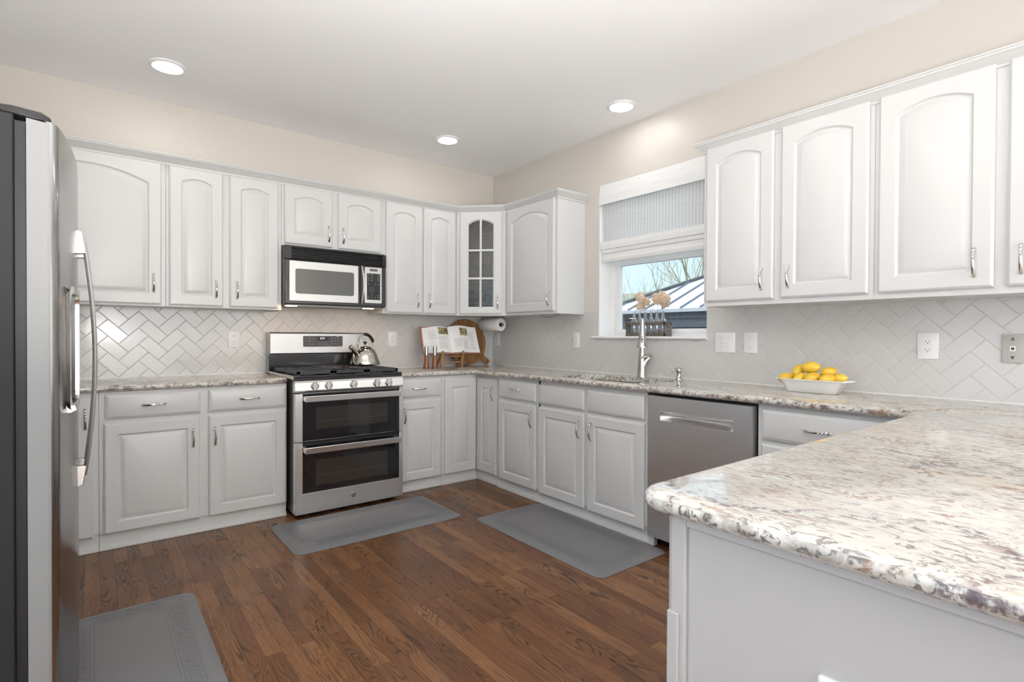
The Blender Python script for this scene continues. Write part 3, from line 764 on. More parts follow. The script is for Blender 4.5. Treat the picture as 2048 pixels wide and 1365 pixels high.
# shift z: parts were built with absolute z while the empty sits at 1.371
for ch in dc.children:
    pass
for o in [c for c in dc.children if c.name.split('.')[0] in ('door', 'face_frame')]:
    pass

# stemware inside the corner cabinet
def stemware(loc, s=1.0):
    e = empty('wine_glass', loc, 0)
    g = MB().lathe([(.033*s, 0), (.033*s, .0015), (.006*s, .004), (.0035*s, .010), (.0035*s, .075*s), (.012*s, .085*s), (.032*s, .105*s), (.039*s, .135*s), (.036*s, .175*s), (.032*s, .20*s)], 20, None, True, False)
    g.build('bowl_and_stem', STEMG, e, smooth=True)
    return e
gi = 0
for zz in (1.3895, 1.6805):
    for (px_, py_) in ((-.36, -.40), (-.42, -.34), (-.30, -.26), (-.44, -.22)):
        g_ = stemware((px_, py_, zz), 1.0 if gi % 2 else .9); gi += 1
        shelf_n = 'lower' if zz < 1.5 else 'middle'
        where = {(-.36, -.40): 'front right', (-.42, -.34): 'front left', (-.30, -.26): 'rear right', (-.44, -.22): 'rear left'}[(px_, py_)]
        tag(g_, 'clear wine glass at the '+where+' of the '+shelf_n+' shelf behind the glass door', 'wine glass', 'wine glasses in the corner cabinet')

# ---- crown moulding along the wall cabinets
def crown(name, path, label):
    """path of (x,y) of the cabinet face line, room side on the left of travel; swept profile"""
    prof = [(0, 2.262), (.005, 2.262), (.007, 2.272), (.012, 2.277), (.020, 2.283), (.032, 2.294), (.041, 2.303), (.045, 2.305), (.045, 2.312), (.050, 2.314), (.050, 2.320), (0, 2.320)]
    n = len(path); L = []
    for i, p in enumerate(path):
        p = Vector(p)
        def nrm(a, b):
            d = (Vector(b)-Vector(a)).normalized(); return Vector((d.y, -d.x))
        if i == 0: nn = nrm(path[0], path[1]); k_ = 1
        elif i == n-1: nn = nrm(path[-2], path[-1]); k_ = 1
        else:
            a, b = nrm(path[i-1], path[i]), nrm(path[i], path[i+1]); nn = (a+b).normalized(); k_ = 1/max(.3, nn.dot(a))
        L.append([(p.x+nn.x*d*k_, p.y+nn.y*d*k_, z) for d, z in prof])
    m_ = MB().loops(L)
    o = m_.build(name, CAB, None, smooth=True, angle=25); tag(o, label, 'crown moulding', 'crown mouldings on the wall cabinets'); return o
cu_ = UY-.001
crown('crown_moulding', [(XL+.3, cu_), (-.6105, cu_), (cu_, -.6105), (cu_, -1.263), (-.002, -1.263)], 'white crown moulding running over the stove side cabinets and round the corner')
crown('crown_moulding', [(-.002, -2.517), (cu_, -2.517), (cu_, -4.262)], 'white crown moulding on the wall cabinets right of the window')

# =================================================================== COUNTERTOPS
def counter_mesh(name, poly, hole, label, roundr=.017, sharp=()):
    """slab 0.878..0.914 with a bullnose on room-side edges; poly ccw list of (x,y,is_round_edge_to_next)"""
    z0, z1 = .8775, .914
    h = (z1-z0)/2
    bm = bmesh.new()
    # offset polygon helper
    n = len(poly)
    def off(d):
        out = []
        for i in range(n):
            p = Vector(poly[i][:2]); a = Vector(poly[i-1][:2]); b = Vector(poly[(i+1) % n][:2])
            e1 = (p-a).normalized(); e2 = (b-p).normalized()
            n1 = Vector((-e1.y, e1.x)); n2 = Vector((-e2.y, e2.x))
            d1 = d if poly[i-1][2] else 0; d2 = d if poly[i][2] else 0
            cr = e1.cross(e2) if hasattr(e1, 'cross') else 0
            cr = e1.x*e2.y-e1.y*e2.x
            if abs(cr) < 1e-3: out.append(p+n1*(d1 if d1 else d2)); continue
            # intersection of the offset lines
            q1 = p+n1*d1; q2 = p+n2*d2
            t = ((q2-q1).x*e2.y-(q2-q1).y*e2.x)/cr
            out.append(q1+e1*t)
        return out
    rings = []
    K = 6
    prof = []
    for i in range(K+1):
        a = -PI/2+PI*i/K
        prof.append((h*(1-math.cos(a))*1.0, (z0+z1)/2+h*math.sin(a)))
    for d, z in prof: rings.append([bm.verts.new((q.x, q.y, z)) for q in off(d)])
    for i in range(len(rings)-1):
        for j in range(n):
            k = (j+1) % n; bm.faces.new((rings[i][j], rings[i][k], rings[i+1][k], rings[i+1][j]))
    def cap(ring, z, flip):
        if not hole:
            f = bm.faces.new(ring if not flip else list(reversed(ring))); return None
        hv = [bm.verts.new((x, y, z)) for x, y in hole]
        es = [bm.edges.get((ring[j], ring[(j+1) % n])) for j in range(n)]
        es += [bm.edges.new((hv[j], hv[(j+1) % len(hv)])) for j in range(len(hv))]
        bmesh.ops.triangle_fill(bm, use_beauty=True, edges=es)
        return hv
    t = cap(rings[-1], z1, False); b = cap(rings[0], z0, True)
    if hole:
        m_ = len(hole)
        for j in range(m_): bm.faces.new((t[j], t[(j+1) % m_], b[(j+1) % m_], b[j]))
    bmesh.ops.recalc_face_normals(bm, faces=bm.faces)
    me = bpy.data.meshes.new(name); bm.to_mesh(me); bm.free()
    o = bpy.data.objects.new(name, me); COL.objects.link(o); me.materials.append(GRANITE); me.shade_smooth()
    try: me.set_sharp_from_angle(angle=R(42))
    except Exception: pass
    return tag(o, label, 'countertop', 'granite countertops')
def arc(cx, cy, r, a0, a1, n, flag=True):
    return [(cx+r*math.cos(R(a0+(a1-a0)*i/n)), cy+r*math.sin(R(a0+(a1-a0)*i/n)), flag) for i in range(n+1)]
CF = -.632
counter_mesh('granite_countertop', [(XL+.002, -.002, False), (XL+.002, CF, True)]+arc(-2.134, CF+.022, .022, -90, 0, 4, True)+[(-2.112, -.002, False)], None,
             'speckled cream granite countertop between refrigerator and stove')
# sink opening (rounded, slightly bowed)
def sink_outline(x0=-.560, x1=-.165, y0=-2.285, y1=-1.535, r=.11, n=6, grow=0):
    pts = rrect(x0-grow, x1+grow, y0-grow, y1+grow, r+grow, n); return pts
GB = -.645
P = [(-1.340, -.002, False), (-1.340, CF, True)]
P += [(q[0], q[1], True) for q in [(-.70, CF)]] + [(-.668, CF-.006, True), (-.651, CF-.025, True), (GB, -.70, True)]
P += [(GB, -3.60, True), (GB-.012, -3.632, True), (GB-.045, -3.648, True)]
P += arc(-2.262, -3.71, .062, 90, 180, 6)
P += [(-2.324, -4.70, True), (-.002, -4.70, False), (-.002, -.002, False)]
# orientation: the list runs clockwise or ccw; make ccw with flags kept per edge
def ensure_ccw(Q):
    A = sum(Q[i][0]*Q[(i+1) % len(Q)][1]-Q[(i+1) % len(Q)][0]*Q[i][1] for i in range(len(Q)))
    if A > 0: return Q
    n = len(Q); V = [q[:2] for q in Q]; F = [q[2] for q in Q]
    V.reverse(); F2 = [F[(n-2-i) % n] for i in range(n)]
    return [(V[i][0], V[i][1], F2[i]) for i in range(n)]
counter_mesh('granite_countertop', ensure_ccw(P), sink_outline(), 'speckled cream granite countertop running under the window and out along the peninsula')

# ---- undermount sink
sk = empty('undermount_sink', (-.3625, -1.91, .70), 0, 'stainless steel undermount double bowl sink set below the counter cutout', 'sink')
so = (-.3625, -1.91, .70)
def bowl(y0, y1):
    L = []
    for g_, z in ((.018, .876), (.006, .876), (.004, .870), (-.006, .72), (-.03, .700)):
        L.append([(x, y, z) for x, y in rrect(-.565-g_, -.160+g_, y0-g_, y1+g_, .07, 5)])
    return loc_(MB().loops(L, False, True), so)
bowl(-2.285, -1.935).build('basin', NICKEL, sk, smooth=True)
bowl(-1.885, -1.53).build('basin', NICKEL, sk, smooth=True)
for yy in (-2.11, -1.71):
    loc_(MB().lathe([(.045, .7005), (.045, .703), (.035, .7045), (.030, .7025)], 20, Matrix.Translation((-.36, yy, 0))), so).build('drain', CHROME, sk, smooth=True)

# ---- faucet: single-hole pull-down, spout turned towards the camera
fa = empty('kitchen_faucet', (-.100, -1.915, .9141), R(218.5), 'brushed nickel pull-down kitchen faucet standing behind the sink', 'faucet')
# local +X is the spout direction
MB().lathe([(.034, 0), (.034, .004), (.031, .012), (.027, .07), (.0235, .12), (.020, .16), (.0175, .19)], 28).build('body', NICKEL, fa, smooth=True)
sp_pts = [(0, 0, .15), (0, 0, .20), (0, 0, .25), (0, 0, .305)]
for i in range(1, 15):
    a = PI*i/14; sp_pts.append((.085-.085*math.cos(a), 0, .305+.088*math.sin(a)))
MB().tube(sp_pts, [.0190, .0185, .0175, .016]+[.0135]*14, 18).build('spout', NICKEL, fa, smooth=True)
hd = MB().lathe([(.0135, .05), (.0150, .035), (.0165, .0), (.0195, -.04), (.0270, -.095), (.0345, -.125), (.0365, -.130), (.0365, -.136), (.030, -.136)], 28, Matrix.Translation((.170, 0, .345)))
spr = hd.build('spray_head', NICKEL, fa, smooth=True)
bt = MB().prism(rrect(-.0065, .0065, -.020, .020, .006, 4), 0, .003, Matrix.Translation((.1935, 0, .262)) @ Matrix.Rotation(R(-8), 4, 'Y') @ Matrix.Rotation(R(90), 4, 'Z') @ Matrix.Rotation(R(90), 4, 'X'))
bt.build('spray_button', BLACKP, spr)
b3 = MB()
for zz in (.272, .252): b3.lathe([(.0045, 0), (.0045, .0015), (.003, .002)], 14, Matrix.Translation((.1965+(.262-zz)*.14, 0, zz)) @ Matrix.Rotation(R(90), 4, 'Y'))
b3.build('spray_toggle', CHROME, spr, smooth=True)
# side lever: flares from the body to the side (to the right in the view)
lv = MB().tube([(0, .004, .060), (0, .016, .095), (0, .034, .122), (0, .050, .138), (0, .058, .142)], [.024, .0235, .0215, .0185, .012], 18)
lv.tube([(0, .060, .146), (.010, .046, .148), (.026, .014, .140), (.032, -.002, .135)], [.013, .0145, .0115, .008], 14, True, (1, .8))
lv.build('lever_handle', NICKEL, fa, smooth=True)

# ---- soap dispenser
sd = empty('soap_dispenser', (-.085, -2.205, .9141), R(160), 'small brushed nickel soap dispenser beside the faucet', 'soap dispenser')
MB().lathe([(.024, 0), (.024, .004), (.019, .010), (.0145, .022), (.0135, .040), (.0165, .050), (.0175, .054)], 24).build('base', NICKEL, sd, smooth=True)
MB().lathe([(.0175, .0542), (.0185, .060), (.0175, .070), (.014, .074)], 24).build('pump_head', NICKEL, sd, smooth=True)
MB().tube([(.0, 0, .068), (.022, 0, .070), (.040, 0, .066), (.052, 0, .058)], [.0095, .0085, .007, .0058], 12).build('nozzle', NICKEL, sd, smooth=True)

# =================================================================== RANGE
rg = empty('gas_range', (-1.7225, -.38, 0), 0, 'stainless double oven gas range standing between the base cabinets', 'range')
ro = (-1.7225, -.38, 0)
def RP(mb, name, m, parent=rg, **k): return loc_(mb, ro).build(name, m, parent, **k)
rx0, rx1 = -2.100, -1.345
RP(MB().box(rx0+.002, rx1-.002, -.025, -.70, .03, .895).box(rx0+.03, rx1-.03, -.10, -.66, .0, .03), 'body', mat('range_side', (.055, .055, .056), .35, .3), bevel=.003)
ct = MB().box(rx0, rx1, -.10, -.735, .896, .914)
ct.box(rx0, rx1, -.715, -.735, .914, .930).box(rx0, rx0+.012, -.10, -.715, .914, .930).box(rx1-.012, rx1, -.10, -.715, .914, .930)
RP(ct, 'cooktop', BLACKM, bevel=.004, seg=3)
RP(MB().box(rx0-.001, rx0+.0015, -.10, -.70, .905, .9275), 'side_trim', STEELH)
RP(MB().box(rx1-.0015, rx1+.001, -.10, -.70, .905, .9275), 'side_trim', STEELH)
RP(MB().loops([[(x, -.700, .823), (x, -.744, .826), (x, -.751, .836), (x, -.748, .885), (x, -.738, .897), (x, -.700, .897)] for x in (rx0, rx1)]), 'control_panel', STEEL, smooth=True, angle=25)
kn_me = None
for x in (-1.976, -1.886, -1.716, -1.549, -1.459):
    kb = MB().lathe([(.0265, 0), (.0265, .004), (.0235, .006), (.0225, .020), (.0215, .022)], 28, Matrix.Rotation(R(90), 4, 'X'))
    gp = MB().loops([[(-.0085, -.016, -.0262), (.0085, -.016, -.0262), (.0085, -.016, .0262), (-.0085, -.016, .0262)], [(-.0070, -.042, -.0235), (.0070, -.042, -.0235), (.0070, -.042, .0235), (-.0070, -.042, .0235)]])
    ko = kb.build('knob', NICKEL, rg, smooth=True, loc=(x-ro[0], -.7495-ro[1], .862))
    gp.build('knob_grip', STEELH, ko, bevel=.0015)
for x in (-1.976, -1.886, -1.716, -1.549, -1.459):
    RP(MB().box(x+.027, x+.032, -.7494, -.7503, .862+.020, .862+.0225), 'panel_marking', SLOT)
def oven_door(z0, z1, gz0, gz1, wz0, wz1, hz0, hz1):
    x0, x1, gx0, gx1 = rx0+.001, rx1-.001, -2.054, -1.373
    f = MB().box(x0, gx0, -.702, -.750, z0, z1).box(gx1, x1, -.702, -.750, z0, z1)
    f.box(gx0-.001, gx1+.001, -.702, -.750 if gz0-z0 > .02 else -.704, z0, gz0).box(gx0-.001, gx1+.001, -.702, -.704, gz1-.001, z1)
    d = RP(f, 'oven_door', STEEL, bevel=.004)
    g = MB()
    wx0, wx1 = -1.968, -1.462
    g.box(gx0, gx1, -.704, -.7465, wz1, gz1).box(gx0, gx1, -.704, -.7465, gz0, wz0).box(gx0, wx0, -.704, -.7465, wz0, wz1).box(wx1, gx1, -.704, -.7465, wz0, wz1)
    RP(g, 'door_glass', DARKG, d)
    RP(MB().box(wx0, wx1, -.712, -.7462, wz0, wz1), 'oven_window', mat('oven_window_glass', (.035, .030, .026), .05, coat=.7), d)
    rk = MB()
    for zz in ((wz0+wz1)/2-.02,): rk.box(wx0+.01, wx1-.01, -.7463, -.7466, zz-.0008, zz+.0008)
    RP(rk, 'rack_line', mat('rack_steel', (.10, .095, .09), .4, .5), d)
    hb = MB().box(gx0+.003, gx1-.012, -.795, -.806, hz0, hz1)
    hb.box(gx0+.003, gx0+.026, -.745, -.797, hz0+.004, hz1-.004).box(gx1-.035, gx1-.012, -.745, -.797, hz0+.004, hz1-.004)
    RP(hb, 'door_handle', STEELH, d, bevel=.003)
    return d
oven_door(.5035, .8135, .506, .812, .578, .720, .764, .803)
dl = oven_door(.033, .4985, .165, .4965, .207, .378, .431, .471)
RP(MB().box(-2.054, -1.373, -.7462, -.7485, .4850, .4965), 'door_lip', GASK, dl)
RP(MB().lathe([(.0175, 0), (.0175, .002), (.0155, .003)], 28, Matrix.Translation((-1.715, -.7495, .103)) @ Matrix.Rotation(R(90), 4, 'X')), 'badge', mat('badge_grey', (.30, .30, .30), .35, .8), smooth=True)
bgd = MB().box(rx0, rx1, -.028, -.100, .896, 1.060)
RP(bgd, 'backguard', BLACKM, bevel=.003)
bs = MB().loops([[(x, -.028, 1.052), (x, -.128, 1.052), (x, -.137, 1.060), (x, -.131, 1.205), (x, -.118, 1.215), (x, -.028, 1.215)] for x in (rx0+.002, rx1-.002)])
bsp = RP(bs, 'console', STEELM, smooth=True, angle=25)
tl = Matrix.Translation((0, 0, 0))
disp = MB().prism(rrect(-1.866, -1.562, 1.106, 1.189, .008, 4), 0, .0035, Matrix.Translation((0, -.1325, 0)) @ FRONT)
RP(disp, 'display', mat('display_glass', (.025, .025, .027), .09, coat=.5), bsp)
RP(MB().box(-1.760, -1.672, -.1362, -.1366, 1.150, 1.182), 'clock_window', mat('clock_black', (.004, .004, .004), .05), bsp)
CLK = emit('clock_digits', (.9, .95, 1.0), 1.3)
text_mesh('clock_digits', '0:34', .021, CLK, bsp, Matrix.Translation(Vector((-1.722, -.1368, 1.170))-Vector(ro)) @ FRONT)
KEYT = mat('key_print', (.42, .42, .42), .5)
kk = MB()
rn = random.Random(3)
for (x, z, w_) in [(-1.815, 1.170, .010), (-1.790, 1.170, .008), (-1.815, 1.150, .012), (-1.790, 1.150, .006), (-1.815, 1.126, .012), (-1.790, 1.126, .012),
                   (-1.645, 1.170, .010), (-1.622, 1.170, .009), (-1.600, 1.170, .008), (-1.645, 1.150, .009), (-1.622, 1.150, .007), (-1.600, 1.150, .008), (-1.645, 1.126, .012), (-1.622, 1.126, .010), (-1.600, 1.126, .010), (-1.600, 1.184, .020)]:
    kk.box(x-w_/2, x+w_/2, -.1362, -.1365, z-.0016, z+.0016)
RP(kk, 'key_labels', KEYT, bsp)
for i, s in enumerate(('12345', '67890')):
    text_mesh('key_digits', '   '.join(s), .010, KEYT, bsp, Matrix.Translation(Vector((-1.720, -.1364, 1.139-.015*i))-Vector(ro)) @ FRONT)
# burners
for x, y, r in ((-1.965, -.56, .045), (-1.965, -.27, .038), (-1.48, -.56, .045), (-1.48, -.27, .038), (-1.722, -.42, .045)):
    RP(MB().lathe([(r+.012, .914), (r+.010, .924), (r, .925), (r, .934), (r-.006, .938)], 24, Matrix.Translation((x, y, 0))), 'burner', IRON, smooth=True)
def grate(x0, x1, fingers):
    m_ = MB(); y0, y1 = -.712, -.150; t = .011; za, zb = .936, .958
    m_.box(x0, x1, y0, y0+t, za, zb).box(x0, x1, y1-t, y1, za, zb).box(x0, x0+t, y0+t, y1-t, za, zb).box(x1-t, x1, y0+t, y1-t, za, zb)
    for xx in (x0, x1-.022):
        for yy in (y0, y1-.022, (y0+y1)/2-.011): m_.box(xx, xx+.022, yy, yy+.022, .9145, zb)
    xm = (x0+x1)/2; m_.box(xm-.005, xm+.005, y0+t, y1-t, .943, .957)
    if fingers:
        k_ = 9
        for i in range(k_):
            yy = y0+.045+(y1-y0-.09)*i/(k_-1)
            m_.box(x0+t, x0+.085, yy-.004, yy+.004, .943, .9605); m_.box(x1-.085, x1-t, yy-.004, yy+.004, .943, .9605)
        m_.box(x0+t, x1-t, (y0+y1)/2-.005, (y0+y1)/2+.005, .943, .957)
    else:
        for yy in (y0+.14, (y0+y1)/2, y1-.14): m_.box(x0+t, x1-t, yy-.005, yy+.005, .943, .957)
    return m_
RP(grate(-2.078, -1.841, True), 'grate', IRON, bevel=.002)
RP(grate(-1.838, -1.606, False), 'grate', IRON, bevel=.002)
RP(grate(-1.603, -1.367, True), 'grate', IRON, bevel=.002)
RP(MB().box(-1.822, -1.622, -.60, -.18, .9585, .9625), 'griddle', mat('griddle_black', (.07, .055, .045), .16, coat=.4), bevel=.002)

# ---- kettle
ke = empty('tea_kettle', (-1.432, -.268, .9610), 0, 'polished steel whistling kettle with black grip on the rear right burner', 'kettle')
MB().lathe([(.100, 0), (.113, .004), (.114, .014), (.111, .030), (.103, .045), (.099, .060), (.092, .085), (.078, .112), (.058, .132), (.040, .140)], 40).build('kettle_body', KETTLE, ke, smooth=True, angle=60)
ld = MB().lathe([(.046, .1385), (.042, .144), (.020, .150), (.008, .152), (.006, .160)], 30).build('lid', KETTLE, ke, smooth=True)
MB().lathe([(.007, .158), (.007, .168), (.013, .171), (.0155, .177), (.012, .184), (.004, .186)], 24).build('lid_knob', BLACKP, ld, smooth=True)
ke_r = Matrix.Rotation(R(200), 4, 'Z')
def KR(mb): mb.v = [tuple(ke_r @ Vector(p)) for p in mb.v]; return mb
KR(MB().tube([(.070, 0, .075), (.100, 0, .105), (.138, 0, .138)], [.021, .016, .0125], 20)).build('spout', KETTLE, ke, smooth=True)
KR(MB().tube([(.137, 0, .136), (.145, 0, .144), (.150, 0, .148)], [.015, .016, .012], 16).tube([(.142, 0, .150), (.132, 0, .166)], [.004, .003], 8)).build('whistle_cap', KETTLE, ke, smooth=True)
# handle loop: wire arch with black grip, held towards the back
hp_ = []
for i in range(25):
    a = R(178-168*i/24); hp_.append((-.004-.092*math.cos(PI-a)*1.0, 0, .150+.092*math.sin(a)*1.0))
for q in hp_: pass
KR(MB().tube([(.066, .0, .120)]+[(-p[0]*-1, 0, p[2]) for p in reversed(hp_)][0:0]+[(.070, 0, .150)]+[(.0+.086*math.cos(R(a)), 0, .155+.086*math.sin(R(a))) for a in range(8, 176, 12)]+[(-.082, 0, .150), (-.072, 0, .115)], .0035, 8)).build('handle_wire', CHROME, ke, smooth=True)
KR(MB().tube([(.060, 0, .128), (.050, 0, .165), (.058, 0, .190), (.066, 0, .206)], .003, 8)).build('handle_brace', CHROME, ke, smooth=True)
KR(MB().tube([(.0+.087*math.cos(R(a)), 0, .155+.087*math.sin(R(a))) for a in range(86, 168, 6)], [.011, .0125, .013, .0115, .0125, .0115, .0125, .0115, .0125, .0115, .0125, .012, .011, .009], 14)).build('grip', BLACKP, ke, smooth=True)

# =================================================================== MICROWAVE
mw = empty('over_range_microwave', (-1.690, -.2, 1.405), 0, 'stainless and black microwave mounted above the gas range', 'microwave')
mo = (-1.690, -.2, 1.405)
def MP(mb, name, m, parent=mw, **k): return loc_(mb, mo).build(name, m, parent, **k)
mx0, mx1 = -2.063, -1.313
MP(MB().box(mx0, mx1, -.004, -.365, 1.408, 1.829), 'case', mat('microwave_case', (.035, .035, .037), .3, .2), bevel=.002)
fc = MB().box(mx0-.002, mx1+.0, -.365, -.385, 1.416, 1.727)
MP(fc, 'front_surround', BLACKM, bevel=.004)
vt = MB().box(mx0-.004, mx1, -.350, -.366, 1.728, 1.820).box(mx0-.004, -2.020, -.366, -.392, 1.728, 1.820).box(-1.342, mx1, -.366, -.392, 1.728, 1.820)
vt.box(-2.020, -1.342, -.366, -.392, 1.728, 1.733).box(-2.020, -1.342, -.366, -.392, 1.812, 1.820)
vg = MP(vt, 'vent_grille', BLACKP, bevel=.002)
sl = MB()
for i in range(5):
    z = 1.741+.0155*i
    sl.loops([[(-2.020, -.368, z+.002), (-2.020, -.389, z-.002), (-2.020, -.391, z+.001), (-2.020, -.370, z+.005)], [(-1.342, -.368, z+.002), (-1.342, -.389, z-.002), (-1.342, -.391, z+.001), (-1.342, -.370, z+.005)]])
MP(sl, 'grille_slat', mat('slat_black', (.03, .03, .032), .3), vg)
# door: frame ring with a rounded window opening
def ring(x0, x1, z0, z1, wx0, wx1, wz0, wz1, r, y0, y1):
    inner = rrect(wx0, wx1, wz0, wz1, r, 5)
    outer = []
    cx, cz = (wx0+wx1)/2, (wz0+wz1)/2
    for k_, (a, b2) in enumerate(inner):
        q = k_//6
        if q == 0: o_ = (x1, z1) if k_ % 6 in (2, 3) else ((x1, b2) if k_ % 6 < 2 else (a, z1))
        elif q == 1: o_ = (x0, z1) if k_ % 6 in (2, 3) else ((a, z1) if k_ % 6 < 2 else (x0, b2))
        elif q == 2: o_ = (x0, z0) if k_ % 6 in (2, 3) else ((x0, b2) if k_ % 6 < 2 else (a, z0))
        else: o_ = (x1, z0) if k_ % 6 in (2, 3) else ((a, z0) if k_ % 6 < 2 else (x1, b2))
        outer.append(o_)
    m_ = MB()
    L = [[(a, y0, b2) for a, b2 in inner], [(a, y0, b2) for a, b2 in outer], [(a, y1, b2) for a, b2 in outer], [(a, y1, b2) for a, b2 in inner], [(a, y0, b2) for a, b2 in inner]]
    m_.loops(L, False, False); return m_
md = MP(ring(-2.038, -1.541, 1.438, 1.717, -1.998, -1.573, 1.488, 1.664, .016, -.385, -.397), 'microwave_door', STEELM)
MP(MB().prism(rrect(-2.000, -1.571, 1.486, 1.666, .016, 5), 0, .008, Matrix.Translation((0, -.3855, 0)) @ FRONT), 'door_window', MWGLASS, md)
MP(MB().tube([(-1.514+.006*math.sin(PI*i/14), -.400-.026*math.sin(PI*i/14), 1.438+.28*i/14) for i in range(15)], .0095, 12, True, (1.25, .7)), 'door_handle', STEELH, md, smooth=True)
cp = MP(MB().box(-1.4895, -1.349, -.385, -.395, 1.440, 1.718), 'control_panel', STEELM, bevel=.003)
MP(MB().box(-1.449, -1.385, -.3952, -.3962, 1.687, 1.705), 'display', mat('lcd_grey', (.13, .125, .12), .2), cp)
MP(MB().prism(rrect(-1.471, -1.364, 1.468, 1.670, .004, 3), 0, .001, Matrix.Translation((0, -.3952, 0)) @ FRONT), 'keypad', mat('keypad_black', (.02, .02, .022), .3), cp)
kk = MB(); rn = random.Random(9)
for r_ in range(13):
    for c_ in range(4):
        if r_ in (4, 6): continue
        if rn.random() < .12: continue
        x = -1.458+.0265*c_; z = 1.660-.0145*r_
        if 7 <= r_ <= 10: continue
        w_ = rn.uniform(.008, .016); kk.box(x-w_/2, x+w_/2, -.3963, -.3966, z-.0014, z+.0014)
MP(kk, 'key_labels', KEYT, cp)
for i, s in enumerate(('123', '456', '789', '0')):
    text_mesh('key_digits', '   '.join(s), .0105, KEYT, cp, Matrix.Translation(Vector((-1.432, -.3964, 1.560-.0135*i))-Vector(mo)) @ FRONT)
MP(MB().box(-2.05, -1.325, -.02, -.37, 1.4035, 1.4085).box(-1.95, -1.75, -.06, -.30, 1.4015, 1.404).box(-1.68, -1.50, -.06, -.30, 1.4015, 1.404), 'underside_panel', mat('filter_grey', (.32, .31, .29), .4, .8))
WARM = emit('warm_lamp_lens', (1.0, .62, .32), 48.0)
for x in (-2.010, -1.435):
    MP(MB().box(x-.036, x+.036, -.315, -.355, 1.4005, 1.4034), 'task_lamp', WARM)

# =================================================================== DISHWASHER
dw = empty('dishwasher', (-.3, -2.69, 0), RB, 'stainless dishwasher with pocket handle between sink cabinet and drawers', 'dishwasher')
# local x' = -(y+2.69), local y' = x+.3
def DP(mb, name, m, parent=dw, **k):
    mb.v = [(s-2.69, y+.3, z) for s, y, z in mb.v]; return mb.build(name, m, parent, **k)
DP(MB().box(2.379, 3.002, -.02, -.575, .066, .872), 'tub', GASK)
s0, s1, q0, q1 = 2.464, 2.898, .729, .783
pd = MB().box(2.380, 2.990, -.582, -.632, .065, q0).box(2.380, 2.990, -.582, -.632, q1, .862).box(2.380, s0, -.582, -.632, q0, q1).box(s1, 2.990, -.582, -.632, q0, q1)
pdoor = DP(pd, 'door', STEELD)
cv = []
for i in range(9):
    t = i/8; cv.append((-.632+.040*math.sin(PI*min(1, t*1.05))**.8 if 0 < i < 8 else -.632, q0+(q1-q0)*t))
L = []
for j in range(17):
    t = j/16; s_ = s0+(s1-s0)*t; e_ = min(1, (1-abs(2*t-1)**6))
    L.append([(s_, -.632+(y+.632)*e_, z) for y, z in cv])
DP(MB().loops(L, False, False, False), 'handle_pocket', STEELD, pdoor, smooth=True)
lip = MB()
lip.tube([(s0+(s1-s0)*i/12, -.634-.0012, q1-.004-.010*math.sin(PI*i/12)) for i in range(13)], .003, 8)
DP(lip, 'pocket_lip', STEELH, pdoor, smooth=True)
DP(MB().box(2.412, 2.998, -.50, -.52, 0.0, .064).box(2.412, 2.998, -.49, -.565, .035, .064), 'toe_panel', GASK)

